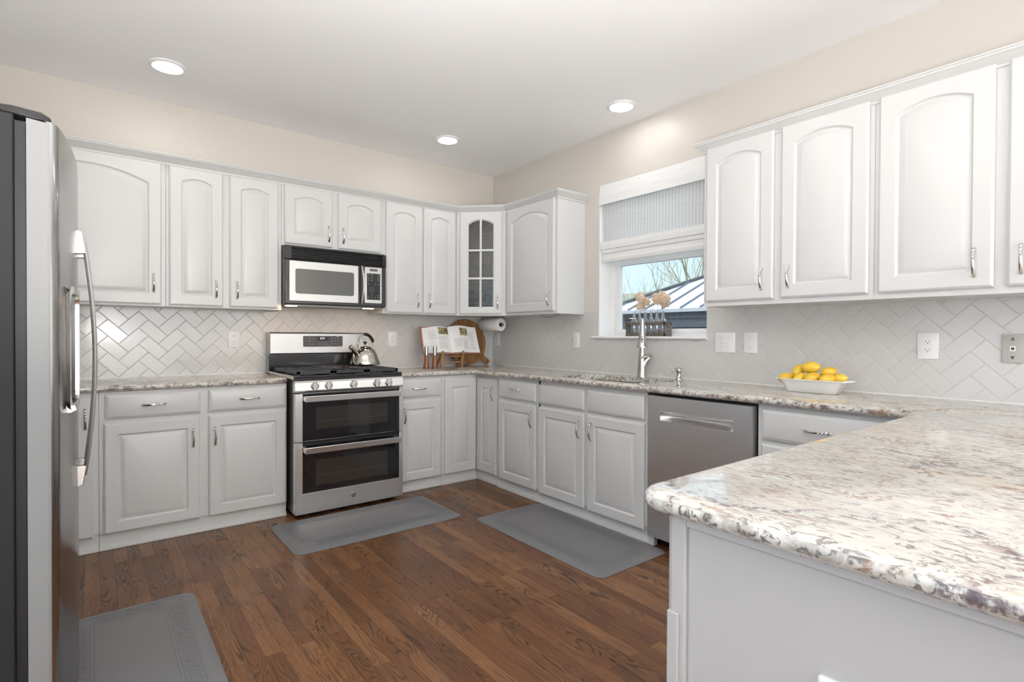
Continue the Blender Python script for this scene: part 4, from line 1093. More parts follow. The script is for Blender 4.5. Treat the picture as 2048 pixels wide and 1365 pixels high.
# =================================================================== REFRIGERATOR
fr = empty('refrigerator', (-3.55, -1.998, 0), 0, 'side by side stainless refrigerator with black cabinet side at the left edge', 'refrigerator')
fo_ = (-3.55, -1.998, 0)
def FP(mb, name, m, parent=fr, **k): return loc_(mb, fo_).build(name, m, parent, **k)
FP(MB().box(-3.94, -3.277, -2.450, -1.545, .02, 1.755), 'cabinet_body', FRSIDE, bevel=.004)
FP(MB().box(-3.276, -3.255, -2.437, -1.560, .07, 1.742), 'door_gasket', GASK)
def fx(y): return -3.1585-.0345*((y+2.0)/.45)**2
def fdoor(ya, yb, hole=None):
    """door between ya<yb with rounded outer vertical edges; hole=(y0,y1,z0,z1) in the front"""
    z0, z1 = .070, 1.750; r = .020
    ys = [ya+(yb-ya)*i/16 for i in range(17)]
    if hole: ys = sorted(set([y for y in ys if min(abs(y-hole[0]), abs(y-hole[1])) > .008]+[hole[0], hole[1]]))
    front = []
    for y in ys:
        e = min(y-ya, yb-y); x = fx(y)
        if e < r: x -= r-math.sqrt(max(0, r*r-(r-e)**2))
        front.append((x, y))
    extra = []
    for k_ in range(1, 5):
        e = r*(1-math.cos(R(90*k_/5)))
        extra.append((fx(ya+e)-(r-math.sqrt(r*r-(r-e)**2)), ya+e)); extra.append((fx(yb-e)-(r-math.sqrt(r*r-(r-e)**2)), yb-e))
    front = sorted(front+extra, key=lambda p: p[1])
    zs = [z0, z0+.004, z1-.004, z1] if not hole else [z0, z0+.004, hole[2], hole[3], z1-.004, z1]
    n = len(front); m_ = MB(); v = []; f = []
    for z in zs:
        ins = .004 if z in (z0, z1) else 0
        for x, y in front: v.append((x-ins, y, z))
    for i in range(len(zs)-1):
        for j in range(n-1):
            if hole and zs[i] == hole[2] and front[j][1] >= hole[0]-1e-6 and front[j+1][1] <= hole[1]+1e-6: continue
            f.append((i*n+j, i*n+j+1, (i+1)*n+j+1, (i+1)*n+j))
    m_.add(v, f)
    xb = -3.253
    # sides, back, top and bottom
    m_.add([(xb, ya, z0), (front[0][0], ya, z0+.004), (front[0][0], ya, z1-.004), (xb, ya, z1)], [(0, 1, 2, 3)])
    m_.add([(xb, yb, z0), (front[-1][0], yb, z0+.004), (front[-1][0], yb, z1-.004), (xb, yb, z1)], [(0, 1, 2, 3)])
    m_.add([(xb, ya, z0), (xb, yb, z0), (xb, yb, z1), (xb, ya, z1)], [(0, 1, 2, 3)])
    top = [(x-.004, y, z1) for x, y in front]+[(xb, yb, z1), (xb, ya, z1)]; m_.add(top, [tuple(range(len(top)))])
    bot = [(x-.004, y, z0) for x, y in front]+[(xb, yb, z0), (xb, ya, z0)]; m_.add(bot, [tuple(range(len(bot)))])
    return m_
hole = (-2.345, -2.150, .985, 1.325)
d1 = FP(fdoor(-2.448, -2.003, hole), 'freezer_door', STEELF, smooth=True, angle=50)
d2 = FP(fdoor(-1.997, -1.548), 'fridge_door', STEELF, smooth=True, angle=50)
EDGE = mat('satin_silver_edge', (.21, .21, .208), .5)
for d_ in (d1, d2):
    d_.data.materials.append(EDGE)
    for p_ in d_.data.polygons:
        if abs(p_.normal.y) > .96: p_.material_index = 1
rc = MB()
xa = -3.245
rc.add([(xa, hole[0], hole[2]), (xa, hole[1], hole[2]), (xa, hole[1], hole[3]), (xa, hole[0], hole[3]), (fx(hole[0])-.001, hole[0], hole[2]), (fx(hole[1])-.001, hole[1], hole[2]), (fx(hole[1])-.001, hole[1], hole[3]), (fx(hole[0])-.001, hole[0], hole[3])],
       [(0, 1, 2, 3), (0, 1, 5, 4), (1, 2, 6, 5), (2, 3, 7, 6), (3, 0, 4, 7)])
FP(rc, 'dispenser_recess', BLACKP, d1)
bz = []
for dd, ex in ((0, .0), (.010, .004), (.016, .006), (.016, -.012), (0, -.012)):
    pts = rrect(hole[0]-ex-.002, hole[1]+ex+.002, hole[2]-ex-.002, hole[3]+ex+.002, .03, 6)
    bz.append([(fx(y)+.0005+dd*.6, y, z) for y, z in pts])
FP(MB().loops(bz, False, False), 'dispenser_bezel', CHROME, d1, smooth=True)
FP(MB().loops([[(-3.243, y, 1.20), (-3.243, y, 1.322), (-3.178, y, 1.322), (-3.178, y, 1.235)] for y in (hole[0]+.004, hole[1]-.004)]), 'dispenser_panel', mat('dispenser_grey', (.12, .12, .13), .25), d1)
FP(MB().loops([[(-3.243, y, .986), (-3.243, y, .998), (-3.160, y, .992), (-3.156, y, .980), (-3.17, y, .972)] for y in (hole[0]+.012, hole[1]-.012)]), 'drip_tray', NICKEL, d1)
def fhandle(yc, dr):
    pts = []; n_ = 24
    for i in range(n_+1):
        t = i/n_; z = .735+.76*t
        pts.append((-3.142+.028*math.sin(PI*t)**.9, yc, z))
    h_ = FP(MB().tube(pts, [.011]*len(pts), 12, True, (1.15, .62)), 'door_handle', STEELH, dr, smooth=True)
    for za, zb in ((1.455, 1.532), (.700, .768)):
        b4 = MB(); xs = fx(yc)-.002
        if za > 1: L_ = [[(xs, yc-.014, za), (xs, yc+.014, za), (xs, yc+.014, zb), (xs, yc-.014, zb)], [(-3.136, yc-.013, za+.002), (-3.136, yc+.013, za+.002), (-3.145, yc+.012, zb-.004), (-3.145, yc-.012, zb-.004)]]
        else: L_ = [[(xs, yc-.014, za), (xs, yc+.014, za), (xs, yc+.014, zb), (xs, yc-.014, zb)], [(-3.145, yc-.012, za+.004), (-3.145, yc+.012, za+.004), (-3.136, yc+.013, zb-.002), (-3.136, yc-.013, zb-.002)]]
        FP(b4.loops(L_), 'handle_bracket', NICKEL, h_, bevel=.002)
fhandle(-2.062, d1); fhandle(-1.938, d2)
for yy in (-2.43, -1.60):
    hc = MB()
    hc.loops([[(-3.40, yy-.010, 1.756), (-3.40, yy+.045, 1.756), (-3.40, yy+.045, 1.772), (-3.40, yy-.010, 1.772)], [(-3.28, yy-.012, 1.756), (-3.28, yy+.045, 1.756), (-3.28, yy+.045, 1.778), (-3.28, yy-.012, 1.778)], [(-3.225, yy-.006, 1.7515), (-3.225, yy+.030, 1.7515), (-3.225, yy+.028, 1.776), (-3.225, yy-.004, 1.776)], [(-3.205, yy+.002, 1.7515), (-3.205, yy+.022, 1.7515), (-3.205, yy+.022, 1.766), (-3.205, yy+.002, 1.766)]])
    FP(hc, 'hinge_cover', BLACKP, bevel=.004)
FP(MB().box(-3.93, -3.30, -2.449, -1.546, 1.7552, 1.764), 'top_cap', BLACKP, bevel=.002)
FP(MB().box(-3.40, -3.262, -2.43, -1.565, .0, .066), 'base_grille', GASK)

# =================================================================== FLOOR MATS
MATG = mat('grey_vinyl_mat', (.165, .163, .170), .42, bump=.35, bscale=420, var=.05)
MATG2 = mat('grey_vinyl_lines', (.125, .124, .13), .45)
def floor_mat(x0, x1, y0, y1, label, ends):
    cx, cy = (x0+x1)/2, (y0+y1)/2; hx, hy = (x1-x0)/2, (y1-y0)/2
    e = empty('kitchen_mat', (cx, cy, 0), 0, label, 'floor mat', 'grey anti-fatigue mats')
    L = []
    for ins, z, r in ((0, .0008, .05), (0, .003, .05), (.010, .008, .045), (.046, .0175, .02), (.052, .018, .018)):
        L.append([(x, y, z) for x, y in rrect(-hx+ins, hx-ins, -hy+ins, hy-ins, r, 6)])
    MB().loops(L).build('mat_body', MATG, e, smooth=True, angle=35)
    g = MB(); z = .0183
    def line(a, b2, w_=.0010): g.tube([(a[0], a[1], z), (b2[0], b2[1], z)], w_, 4, False, (1, .4))
    for ins in (.058, .115, .128):
        c_ = [(-hx+ins, -hy+ins), (hx-ins, -hy+ins), (hx-ins, hy-ins), (-hx+ins, hy-ins)]
        for i in range(4): line(c_[i], c_[(i+1) % 4])
    # lattice band along every side
    def band(p0, p1, across):
        d = Vector(p1)-Vector(p0); ln = d.length; d.normalize(); a = Vector(across)
        k_ = max(2, round(ln/.075)); st = ln/k_
        for i in range(k_):
            c = Vector(p0)+d*(st*(i+.5))
            q = [c-d*st*.5+a*0, c+a*.024, c+d*st*.5, c-a*.024]
            for j in range(4): line(q[j], q[(j+1) % 4], .0008)
            for rr in (.011, .016):
                ring_ = [c+d*rr*math.cos(2*PI*t/12)+a*rr*math.sin(2*PI*t/12) for t in range(13)]
                for t in range(12): line(ring_[t], ring_[t+1], .0008)
            for sg in (-1, 1):
                line(c-d*st*.5+a*sg*.024, c-d*st*.25+a*sg*.006, .0008); line(c+d*st*.5+a*sg*.024, c+d*st*.25+a*sg*.006, .0008)
    m_ = .0865
    band((-hx+m_, -hy+.13), (-hx+m_, hy-.13), (1, 0)); band((hx-m_, -hy+.13), (hx-m_, hy-.13), (1, 0))
    band((-hx+.13, -hy+m_), (hx-.13, -hy+m_), (0, 1)); band((-hx+.13, hy-m_), (hx-.13, hy-m_), (0, 1))
    g.build('border_pattern', MATG2, e)
    return e
floor_mat(-2.262, -1.192, -1.325, -.757, 'grey cushioned floor mat lying in front of the gas range', None)
floor_mat(-1.165, -.612, -2.512, -1.415, 'grey cushioned floor mat lying in front of the sink cabinet', None)
floor_mat(-3.245, -2.755, -2.45, -1.438, 'grey cushioned floor mat with lattice border in front of the refrigerator', None)

# =================================================================== WALL PLATES
def plate(rot, s, z, w_, kind, label, m=WHITEP, hh=.125, n=1):
    e = empty({'outlet': 'wall_outlet', 'switch': 'light_switch', 'jack': 'phone_jack_plate'}[kind], (s, 0, z) if rot == 0 else (0, -s, z), 0 if rot == 0 else RB, label, {'outlet': 'outlet', 'switch': 'light switch', 'jack': 'wall plate'}[kind], {'outlet': 'wall outlets', 'switch': 'wall switches', 'jack': None}[kind])
    y = -.0085
    MB().loops([[(a, y, b2) for a, b2 in rrect(-w_/2, w_/2, -hh/2, hh/2, .004, 3)], [(a, y-.003, b2) for a, b2 in rrect(-w_/2, w_/2, -hh/2, hh/2, .004, 3)], [(a, y-.0055, b2) for a, b2 in rrect(-w_/2+.004, w_/2-.004, -hh/2+.004, hh/2-.004, .003, 3)]]).build('cover_plate', m, e, smooth=True, angle=30)
    yf_ = y-.0056
    for i in range(n):
        xo = (i-(n-1)/2)*.046
        if kind == 'outlet':
            rcp = MB(); sl_ = MB()
            for zz in (-.0195, .0195):
                rcp.prism(rrect(-.0165+xo, .0165+xo, zz-.0135, zz+.0135, .010, 4), 0, .0012, Matrix.Translation((0, yf_, 0)) @ FRONT)
                sl_.box(xo-.0075, xo-.0055, yf_-.0013, yf_-.0016, zz-.002, zz+.007).box(xo+.0055, xo+.0075, yf_-.0013, yf_-.0016, zz-.001, zz+.006)
                sl_.lathe([(.0024, 0), (.0024, .0003)], 10, Matrix.Translation((xo, yf_-.0013, zz-.0075)) @ Matrix.Rotation(R(90), 4, 'X'))
            rcp.build('receptacle', WHITEP, e); sl_.build('slots', SLOT, e)
        elif kind == 'switch':
            MB().box(xo-.005, xo+.005, yf_-.0005, yf_+.001, -.012, .012).loops([[(xo-.004, yf_, -.008), (xo+.004, yf_, -.008), (xo+.004, yf_, .006), (xo-.004, yf_, .006)], [(xo-.0035, yf_-.010, .002), (xo+.0035, yf_-.010, .002), (xo+.0035, yf_-.010, .008), (xo-.0035, yf_-.010, .008)]]).build('toggle', WHITEP, e)
            sc = MB()
            for zz in (-.030, .030): sc.lathe([(.003, 0), (.003, .0008)], 10, Matrix.Translation((xo, yf_, zz)) @ Matrix.Rotation(R(90), 4, 'X'))
            sc.build('screw', mat('screw_grey', (.35, .35, .35), .4, .5), e)
        else:
            jk = MB().box(-.036, -.018, yf_-.001, yf_, -.012, .010)
            jk.build('jack_port', WHITEP, e)
            dk = MB().box(-.032, -.022, yf_-.0011, yf_-.0014, -.006, .004)
            for zz in (-.042, .042): dk.lathe([(.0035, 0), (.0035, .001)], 10, Matrix.Translation((-.027, yf_, zz)) @ Matrix.Rotation(R(90), 4, 'X'))
            dk.box(-.033, -.021, yf_-.0011, yf_-.0014, .034, .037).box(-.033, -.021, yf_-.0011, yf_-.0014, -.038, -.034)
            dk.build('port_opening', SLOT, e)
    return e
plate(0, -2.314, 1.1645, .078, 'outlet', 'white double outlet on the tile left of the range, above the counter')
plate(0, -1.076, 1.1655, .078, 'outlet', 'white double outlet on the tile between the kettle and the cookbook')
plate(90, .096, 1.163, .080, 'outlet', 'white double outlet in the corner below the paper towel roll')
plate(90, 1.178, 1.163, .080, 'outlet', 'white double outlet on the tile left of the window, before the sink')
plate(90, 2.487, 1.160, .132, 'switch', 'white two toggle switch plate just right of the window', n=2)
plate(90, 2.651, 1.161, .084, 'switch', 'white single toggle switch plate right of the two toggle plate')
plate(90, 3.518, 1.157, .083, 'outlet', 'white double outlet on the tile right of the lemon dish')
plate(90, 3.842, 1.152, .128, 'jack', 'grey wall plate with a jack port at the right frame edge', m=mat('plate_grey', (.50, .49, .46), .35))
# plate on the peninsula end panel
e = empty('wall_outlet', (-2.2840, -4.032, .645), RB, 'white outlet cover low on the peninsula end panel', 'outlet', 'wall outlets')
MB().loops([[(a, 0.000, b2) for a, b2 in rrect(-.066, .066, -.060, .060, .004, 3)], [(a, -.005, b2) for a, b2 in rrect(-.066, .066, -.060, .060, .004, 3)], [(a, -.010, b2) for a, b2 in rrect(-.060, .060, -.054, .054, .004, 3)]]).build('cover_plate', WHITEP, e, smooth=True, angle=30)

# =================================================================== RECESSED LIGHTS
LENS = emit('downlight_lens', (1.0, .985, .96), LAMP_STRENGTH)
spots = [(-2.772, -.585, 'recessed ceiling light at the left, above the wide cabinet and refrigerator'), (-.885, -.598, 'recessed ceiling light near the corner, in front of the corner cabinet'), (-.290, -1.876, 'recessed ceiling light above the kitchen window and sink'),
         (-2.772, -2.75, None), (-1.35, -2.75, None), (-2.772, -5.2, None), (-1.0, -5.2, None)]
for i, (x, y, lb) in enumerate(spots):
    lb = lb or 'recessed ceiling light behind the view, %s' % {3: 'over the refrigerator aisle', 4: 'over the middle of the floor', 5: 'over the dining side near the left wall', 6: 'over the dining side near the right wall'}[i]
    e = empty('recessed_light', (x, y, H), 0, lb, 'ceiling light', 'recessed ceiling lights')
    MB().lathe([(.098, -.0005), (.098, -.004), (.092, -.009), (.078, -.012), (.072, -.008), (.072, -.0005)], 40, None, True, True).build('trim_ring', TRIMW, e, smooth=True)
    MB().lathe([(.0715, -.0085), (.0715, -.0115), (.060, -.0135)], 40).build('lens', LENS, e)

# =================================================================== COUNTER ITEMS
CZ = .9145
def mill(loc, label, tall=1.0):
    e = empty('pepper_mill', loc, 0, label, 'pepper mill', 'wooden mills')
    MB().lathe([(.027, 0), (.0275, .003), (.024, .03), (.0195, .075), (.0175, .115)], 28).build('base', MILLW, e, smooth=True)
    MB().lathe([(.0172, .1155), (.0172, .1865), (.0155, .1885)], 28).build('top', NICKEL, e, smooth=True)
    MB().lathe([(.003, .1885), (.003, .194), (.001, .195)], 10).build('finial', CHROME, e, smooth=True)
    return e
mill((-.902, -.294, CZ), 'walnut and steel mill, left one beside the open cookbook')
mill((-.838, -.325, CZ), 'walnut and steel mill, right one closest to the cookbook stand')

# round board leaning on the back wall
rb = empty('round_serving_board', (-.365, -.085, CZ), 0, 'round acacia board with short handle leaning in the corner behind the cookbook', 'serving board')
lean = Matrix.Translation((0, 0, .2135)) @ Matrix.Rotation(R(-9), 4, 'X')
out = []
r = .2165; ha = R(-41)
for i in range(73):
    a = ha+R(14)+ (2*PI-R(28))*i/72; out.append((r*math.cos(a), r*math.sin(a)))
def hp2(d, w_): return (math.cos(ha)*d-math.sin(ha)*w_, math.sin(ha)*d+math.cos(ha)*w_)
out += [hp2(.225, -.030), hp2(.250, -.026), hp2(.296, -.030), hp2(.311, -.018), hp2(.311, .018), hp2(.296, .030), hp2(.250, .026), hp2(.225, .030)]
top_cut = [(x, y) for x, y in out]
zsh = Matrix.Translation((0, 0, .2125+.005))
MB().prism([(x, y) for x, y in top_cut], -.009, .009, Matrix.Translation((0, .0, .2215)) @ Matrix.Rotation(R(-8), 4, 'X') @ FRONT).build('board', ACACIA, rb, bevel=.004, seg=2)
MB().tube([hp3 for hp3 in [tuple((Matrix.Translation((0, 0, .2215)) @ Matrix.Rotation(R(-8), 4, 'X') @ FRONT) @ Vector((*hp2(.287+.010*math.cos(2*PI*i/14), .010*math.sin(2*PI*i/14)), .0105))) for i in range(15)]], .0022, 6).build('hole_ring', mat('dark_iron', (.05, .04, .035), .4, .8), rb, smooth=True)
kn = empty('silver_ornament', (-.150, -.265, CZ), 0, 'small tangled silver ornament lying by the board handle in the corner', 'ornament')
oz = MB(); rn = random.Random(4)
for i in range(4):
    a = i*1.3; c = Vector((.018*math.cos(a), .014*math.sin(a), .012+.003*i))
    oz.tube([c+Vector((.022*math.cos(t), .014*math.sin(t)*math.cos(a), .010*math.sin(t+a))) for t in [2*PI*k_/14 for k_ in range(15)]], .0022, 6)
oz.tube([(.03, 0, .008), (.055, -.004, .016), (.070, .002, .012)], .003, 6)
oz.build('wire_loops', mat('aged_silver', (.55, .50, .45), .3, .9), kn, smooth=True)

# cookbook on a stand
SA = R(-4)
cs = empty('cookbook_stand', (-.622, -.238, CZ), SA, 'small wooden easel stand holding the open cookbook', 'book stand')
for sx_ in (-.100, .100):
    f = MB()
    f.loops([[(sx_-.010, -.018, 0), (sx_+.010, -.018, 0), (sx_+.010, .002, 0), (sx_-.010, .002, 0)], [(sx_-.009, -.030, .085), (sx_+.009, -.030, .085), (sx_+.009, -.006, .085), (sx_-.009, -.006, .085)], [(sx_-.007, -.046, .150), (sx_+.007, -.046, .150), (sx_+.007, -.036, .150), (sx_-.007, -.036, .150)]])
    f.build('front_leg', ACACIAL, cs, bevel=.003)
    MB().loops([[(sx_-.010, .085, 0), (sx_+.010, .085, 0), (sx_+.010, .103, 0), (sx_-.010, .103, 0)], [(sx_-.008, -.006, .115), (sx_+.008, -.006, .115), (sx_+.008, .010, .115), (sx_-.008, .010, .115)]]).build('rear_leg', ACACIA, cs, bevel=.003)
MB().box(-.100, .100, -.012, -.004, .040, .052).box(-.10, .10, -.016, -.006, .095, .106).box(-.105, .105, -.045, -.002, .118, .1235).build('cross_bar', ACACIAL, cs, bevel=.002)
bk = empty('open_cookbook', (-.622, -.240, CZ+.126), SA, 'open cookbook with food photos propped on a wooden stand', 'book')
tilt = Matrix.Rotation(R(-20), 4, 'X')
def half(sg, w_, wb_, hgt):
    L_ = []; n_ = 12
    for i in range(n_+1):
        t = i/n_; x = sg*w_*t
        d = .020*math.sin(PI*min(1, t*1.35))*(1-t)**.25+.002 if t < 1 else .002
        x2 = sg*(w_+(wb_-w_)*0)*t
        zt = hgt+.010*math.sin(PI*min(1, t*1.1))-.006
        L_.append([(x2, 0, 0), (x2, -d-.006, 0+.002), (x2*(1-.03), -d-.006, zt), (x2*(1-.03), 0, zt)])
    m_ = MB().loops(L_, True, True); m_.v = [tuple(tilt @ Vector(p)) for p in m_.v]; return m_
half(-1, .262, .262, .240).build('left_page_block', PAGE, bk, smooth=True, angle=50)
half(1, .290, .290, .250).build('right_page_block', PAGE, bk, smooth=True, angle=50)
cvb = MB().box(-.268, .296, .001, .006, -.006, .246); cvb.v = [tuple(tilt @ Vector(p)) for p in cvb.v]
cvb.build('cover', mat('book_cover', (.35, .12, .06), .5), bk)
def on_page(x, z):
    t = abs(x)/(.262 if x < 0 else .290); t = min(t, .999)
    d = .020*math.sin(PI*min(1, t*1.35))*(1-t)**.25+.002
    return tilt @ Vector((x, -d-.0072, z))
def strip(m_, x0, x1, z0, z1, n_=6):
    L_ = []
    for i in range(n_+1):
        x = x0+(x1-x0)*i/n_; L_.append([tuple(on_page(x, z0)), tuple(on_page(x, z1))])
    m_.loops(L_, False, False, False)
rn = random.Random(12)
for x0, x1, zt_, zb_ in ((-.200, -.125, .205, .03), (-.115, -.030, .150, .03), (.040, .120, .130, .03), (.125, .190, .130, .03), (.20, .262, .20, .03)):
    z = zt_; tx = MB()
    while z > zb_:
        if rn.random() > .14: strip(tx, x0, x1-rn.random()*.02, z, z+.0022, 4)
        z -= .0075
    tag(tx.build('printed_text', INK, bk), kind='stuff')
def food(name, x0, x1, z0, z1):
    m_, n, l, b = new_mat(name)
    tc = n.new('ShaderNodeTexCoord'); v_ = n.new('ShaderNodeTexVoronoi'); v_.inputs['Scale'].default_value = 75; l.new(tc.outputs['Object'], v_.inputs['Vector'])
    cr = n.new('ShaderNodeValToRGB'); e_ = cr.color_ramp.elements; e_[0].color = (.05, .04, .03, 1); e_[1].color = (.62, .55, .38, 1)
    x_ = cr.color_ramp.elements.new(.4); x_.color = (.30, .22, .10, 1); x_ = cr.color_ramp.elements.new(.7); x_.color = (.42, .42, .20, 1)
    sc_ = n.new('ShaderNodeSeparateColor'); l.new(v_.outputs['Color'], sc_.inputs[0]); l.new(sc_.outputs[0], cr.inputs[0]); l.new(cr.outputs[0], b.inputs['Base Color'])
    g = MB(); strip(g, x0, x1, z0, z1, 8); o = g.build('food_photo', m_, bk)
food('food_photo_left', -.108, -.008, .168, .232); food('food_photo_right', .105, .185, .160, .232)

# paper towel
pt = empty('paper_towel_roll', (-.172, -.228, 1.298), 0, 'white paper towel roll hanging under the corner wall cabinet', 'paper towel')
L = []
RY = Matrix.Rotation(R(90), 4, 'X')
MB().loops([[(r_*math.cos(2*PI*j/40), y_, r_*math.sin(2*PI*j/40)) for j in range(40)] for r_, y_ in ((.021, -.140), (.057, -.140), (.0585, -.137), (.0585, .137), (.057, .140), (.021, .140), (.021, -.140))], False, False).build('towel', PAPER, pt, smooth=True, angle=40)
MB().loops([[(r_*math.cos(2*PI*j/30), y_, r_*math.sin(2*PI*j/30)) for j in range(30)] for r_, y_ in ((.0195, -.141), (.0208, -.141), (.0208, .141), (.0195, .141), (.0195, -.141))], False, False).build('cardboard_core', mat('cardboard', (.35, .26, .17), .9), pt)
th_ = empty('paper_towel_holder', (-.172, -.228, 1.3705), 0, 'brushed metal under-cabinet holder carrying the paper towel roll', 'towel holder')
hm = MB().box(-.02, .02, -.17, .165, -.006, -.0002).box(-.012, .012, .150, .156, -.085, -.006)
hm.tube([(0, .152, -.0725), (0, -.158, -.0725)], .008, 14)
hm.lathe([(.004, 0), (.013, .002), (.014, .010), (.010, .014)], 20, Matrix.Translation((0, -.156, -.0725)) @ Matrix.Rotation(R(90), 4, 'X'))
hm.build('bracket_and_rod', mat('dark_nickel', (.22, .20, .18), .25, 1.0), th_, smooth=True)

# lemon dish
LX, LY = -.225, -3.098
ds = empty('lemon_dish', (LX, LY, CZ), 0, 'white rectangular ceramic dish full of lemons on the counter', 'dish')
def rl(hx, hy, z, r): return [(x, y, z) for x, y in rrect(-hx, hx, -hy, hy, r, 6)]
DL = [rl(.050, .112, 0, .022), rl(.056, .119, .004, .025), rl(.062, .134, .040, .03), rl(.072, .150, .060, .034), rl(.078, .157, .066, .036), rl(.076, .155, .0685, .036), rl(.070, .148, .064, .034), rl(.058, .130, .040, .03), rl(.052, .114, .008, .025)]
MB().loops(DL).build('bowl', CERAM, ds, smooth=True, angle=60)
for sg in (-1, 1):
    hl = MB()
    hl.loops([[(x*1.0, sg*.150+sg*.036*math.sin(a_), .065+.006*math.sin(a_)) for a_, x in [(PI*k_/10, .046*math.cos(PI*k_/10)) for k_ in range(11)]],
              [(x*1.0, sg*.150+sg*.040*math.sin(a_), .060+.006*math.sin(a_)) for a_, x in [(PI*k_/10, .048*math.cos(PI*k_/10)) for k_ in range(11)]]], True, True)
    hl.build('dish_handle', CERAM, ds, smooth=True)
def lemon_mat():
    m, n, l, b = new_mat('lemon_peel')
    tc = n.new('ShaderNodeTexCoord'); z = n.new('ShaderNodeTexNoise'); z.inputs['Scale'].default_value = 24; l.new(tc.outputs['Object'], z.inputs['Vector'])
    cr = n.new('ShaderNodeValToRGB'); cr.color_ramp.elements[0].color = (.72, .42, .025, 1); cr.color_ramp.elements[1].color = (.86, .60, .06, 1)
    oi = n.new('ShaderNodeObjectInfo'); ad = n.new('ShaderNodeMath'); ad.operation = 'MULTIPLY_ADD'; ad.inputs[1].default_value = .5; l.new(oi.outputs['Random'], ad.inputs[0])
    k = n.new('ShaderNodeMath'); k.operation = 'MULTIPLY'; k.inputs[1].default_value = .6; l.new(z.outputs['Fac'], k.inputs[0]); l.new(k.outputs[0], ad.inputs[2]); l.new(ad.outputs[0], cr.inputs[0])
    l.new(cr.outputs[0], b.inputs['Base Color']); b.inputs['Roughness'].default_value = .32; b.inputs['Subsurface Weight'].default_value = .0
    z2 = n.new('ShaderNodeTexNoise'); z2.inputs['Scale'].default_value = 380; l.new(tc.outputs['Object'], z2.inputs['Vector'])
    bp = n.new('ShaderNodeBump'); bp.inputs['Strength'].default_value = .25; bp.inputs['Distance'].default_value = .001; l.new(z2.outputs['Fac'], bp.inputs['Height']); l.new(bp.outputs[0], b.inputs['Normal'])
    return m
LEM = lemon_mat()
prof = []
for i in range(17):
    t = i/16; a = PI*t; r_ = .0275*math.sin(a)**.82
    z_ = -.0365*math.cos(a)
    if t < .08: z_ -= .004*(1-t/.08); 
    if t > .92: z_ += .0055*((t-.92)/.08); r_ = max(r_, .003)
    prof.append((max(r_, .0015), z_))
lem0 = MB().lathe(prof, 24)
lemons = [(-.220, -3.083, .1265, (84, 4, 8), 1.12, 'large lemon on top of the pile'),
          (-.203, -3.014, .104, (20, 30, 0), 1.0, 'round lemon upper left, behind the top one'),
          (-.243, -2.968, .067, (80, 0, 30), .98, 'leftmost lemon in the dish'),
          (-.262, -3.046, .070, (30, 50, 0), .92, 'pale knobbly lemon in the front row, second from left'),
          (-.262, -3.108, .074, (60, 55, 20), 1.06, 'round lemon in the middle of the front row'),
          (-.200, -3.160, .105, (50, 70, 0), .98, 'lemon upper right showing its stem end'),
          (-.260, -3.176, .072, (75, 40, 40), 1.02, 'lemon in the front row, right with stem scar'),
          (-.214, -3.213, .073, (70, -20, 0), 1.0, 'rightmost lemon in the dish'),
          (-.200, -3.100, .058, (90, 0, 0), 1.0, 'lemon buried low in the middle of the dish'),
          (-.195, -3.028, .056, (90, 0, 20), 1.0, 'lemon buried low at the rear left of the dish')]
lme = None
for i, (x, y, z, rr, s_, lb) in enumerate(lemons):
    if lme is None: o = lem0.build('lemon', LEM, None, smooth=True, angle=180); lme = o.data
    else: o = bpy.data.objects.new('lemon', lme); COL.objects.link(o)
    o.location = (x, y, CZ+z-.022 if z < .06 else CZ+z); o.rotation_euler = tuple(R(q) for q in rr); o.scale = (s_,)*3
    tag(o, lb, 'lemon', 'lemons in the white dish')

# =================================================================== WINDOW SILL CRATE, BOTTLES AND DRIED STEMS
cr_ = empty('wooden_crate', (.050, -1.849, WZ0+.0005), 0, 'small weathered grey crate of bottles on the window sill', 'crate')
c = MB(); hw_, hd_ = .172, .040
c.box(-hd_, -hd_+.008, -hw_, hw_, 0, .024).box(-hd_, -hd_+.008, -hw_, hw_, .082, .102).box(hd_-.008, hd_, -hw_, hw_, 0, .024).box(hd_-.008, hd_, -hw_, hw_, .082, .102)
c.box(-hd_, hd_, hw_-.010, hw_, 0, .102).box(-hd_, hd_, -hw_, -hw_+.010, 0, .102).box(-hd_+.008, hd_-.008, -hw_+.01, hw_-.01, 0, .008)
c.build('crate_frame', CRATEM, cr_, bevel=.001)
for sg in (-1, 1):
    MB().tube([(-.025, sg*hw_, .085), (-.022, sg*(hw_+.014), .088), (-.010, sg*(hw_+.028), .070), (0, sg*(hw_+.032), .045), (.010, sg*(hw_+.028), .070), (.022, sg*(hw_+.014), .088), (.025, sg*hw_, .085)], .0022, 6).build('wire_handle', mat('rusty_wire', (.30, .27, .23), .5, .7), cr_, smooth=True)
bp_ = MB().lathe([(.004, .003), (.0235, .0), (.0255, .004), (.0255, .085), (.023, .097), (.013, .120), (.0095, .135), (.0095, .158), (.0115, .160), (.0115, .168), (.0095, .169)], 20, None, True, False)
bme = None; fl_me = []
PLUME = mat('dried_plume', (.88, .72, .55), .95, bump=.2, bscale=220, var=.12)
STEMM = mat('dried_stem', (.25, .22, .15), .8)
def plume(seed):
    rn = random.Random(seed); m_ = MB()
    for k_ in range(230):
        a = rn.uniform(0, 2*PI); t = rn.random(); rr = .014*math.sin(PI*min(1, .15+.8*t))
        z = -.006+.052*t; p0 = Vector((rr*.3*math.cos(a), rr*.3*math.sin(a), z)); d = Vector((math.cos(a), math.sin(a), .9+rn.uniform(-.3, .5)))
        p1 = p0+d*rr*rn.uniform(.6, 1.1); p2 = p1+Vector((d.x*.006, d.y*.006, -.003))
        m_.tube([p0, p1, p2], [.0018, .0014, .0005], 4)
    m_.sphere((0, 0, .020), .0115, .0115, .024, 10, 7)
    return m_
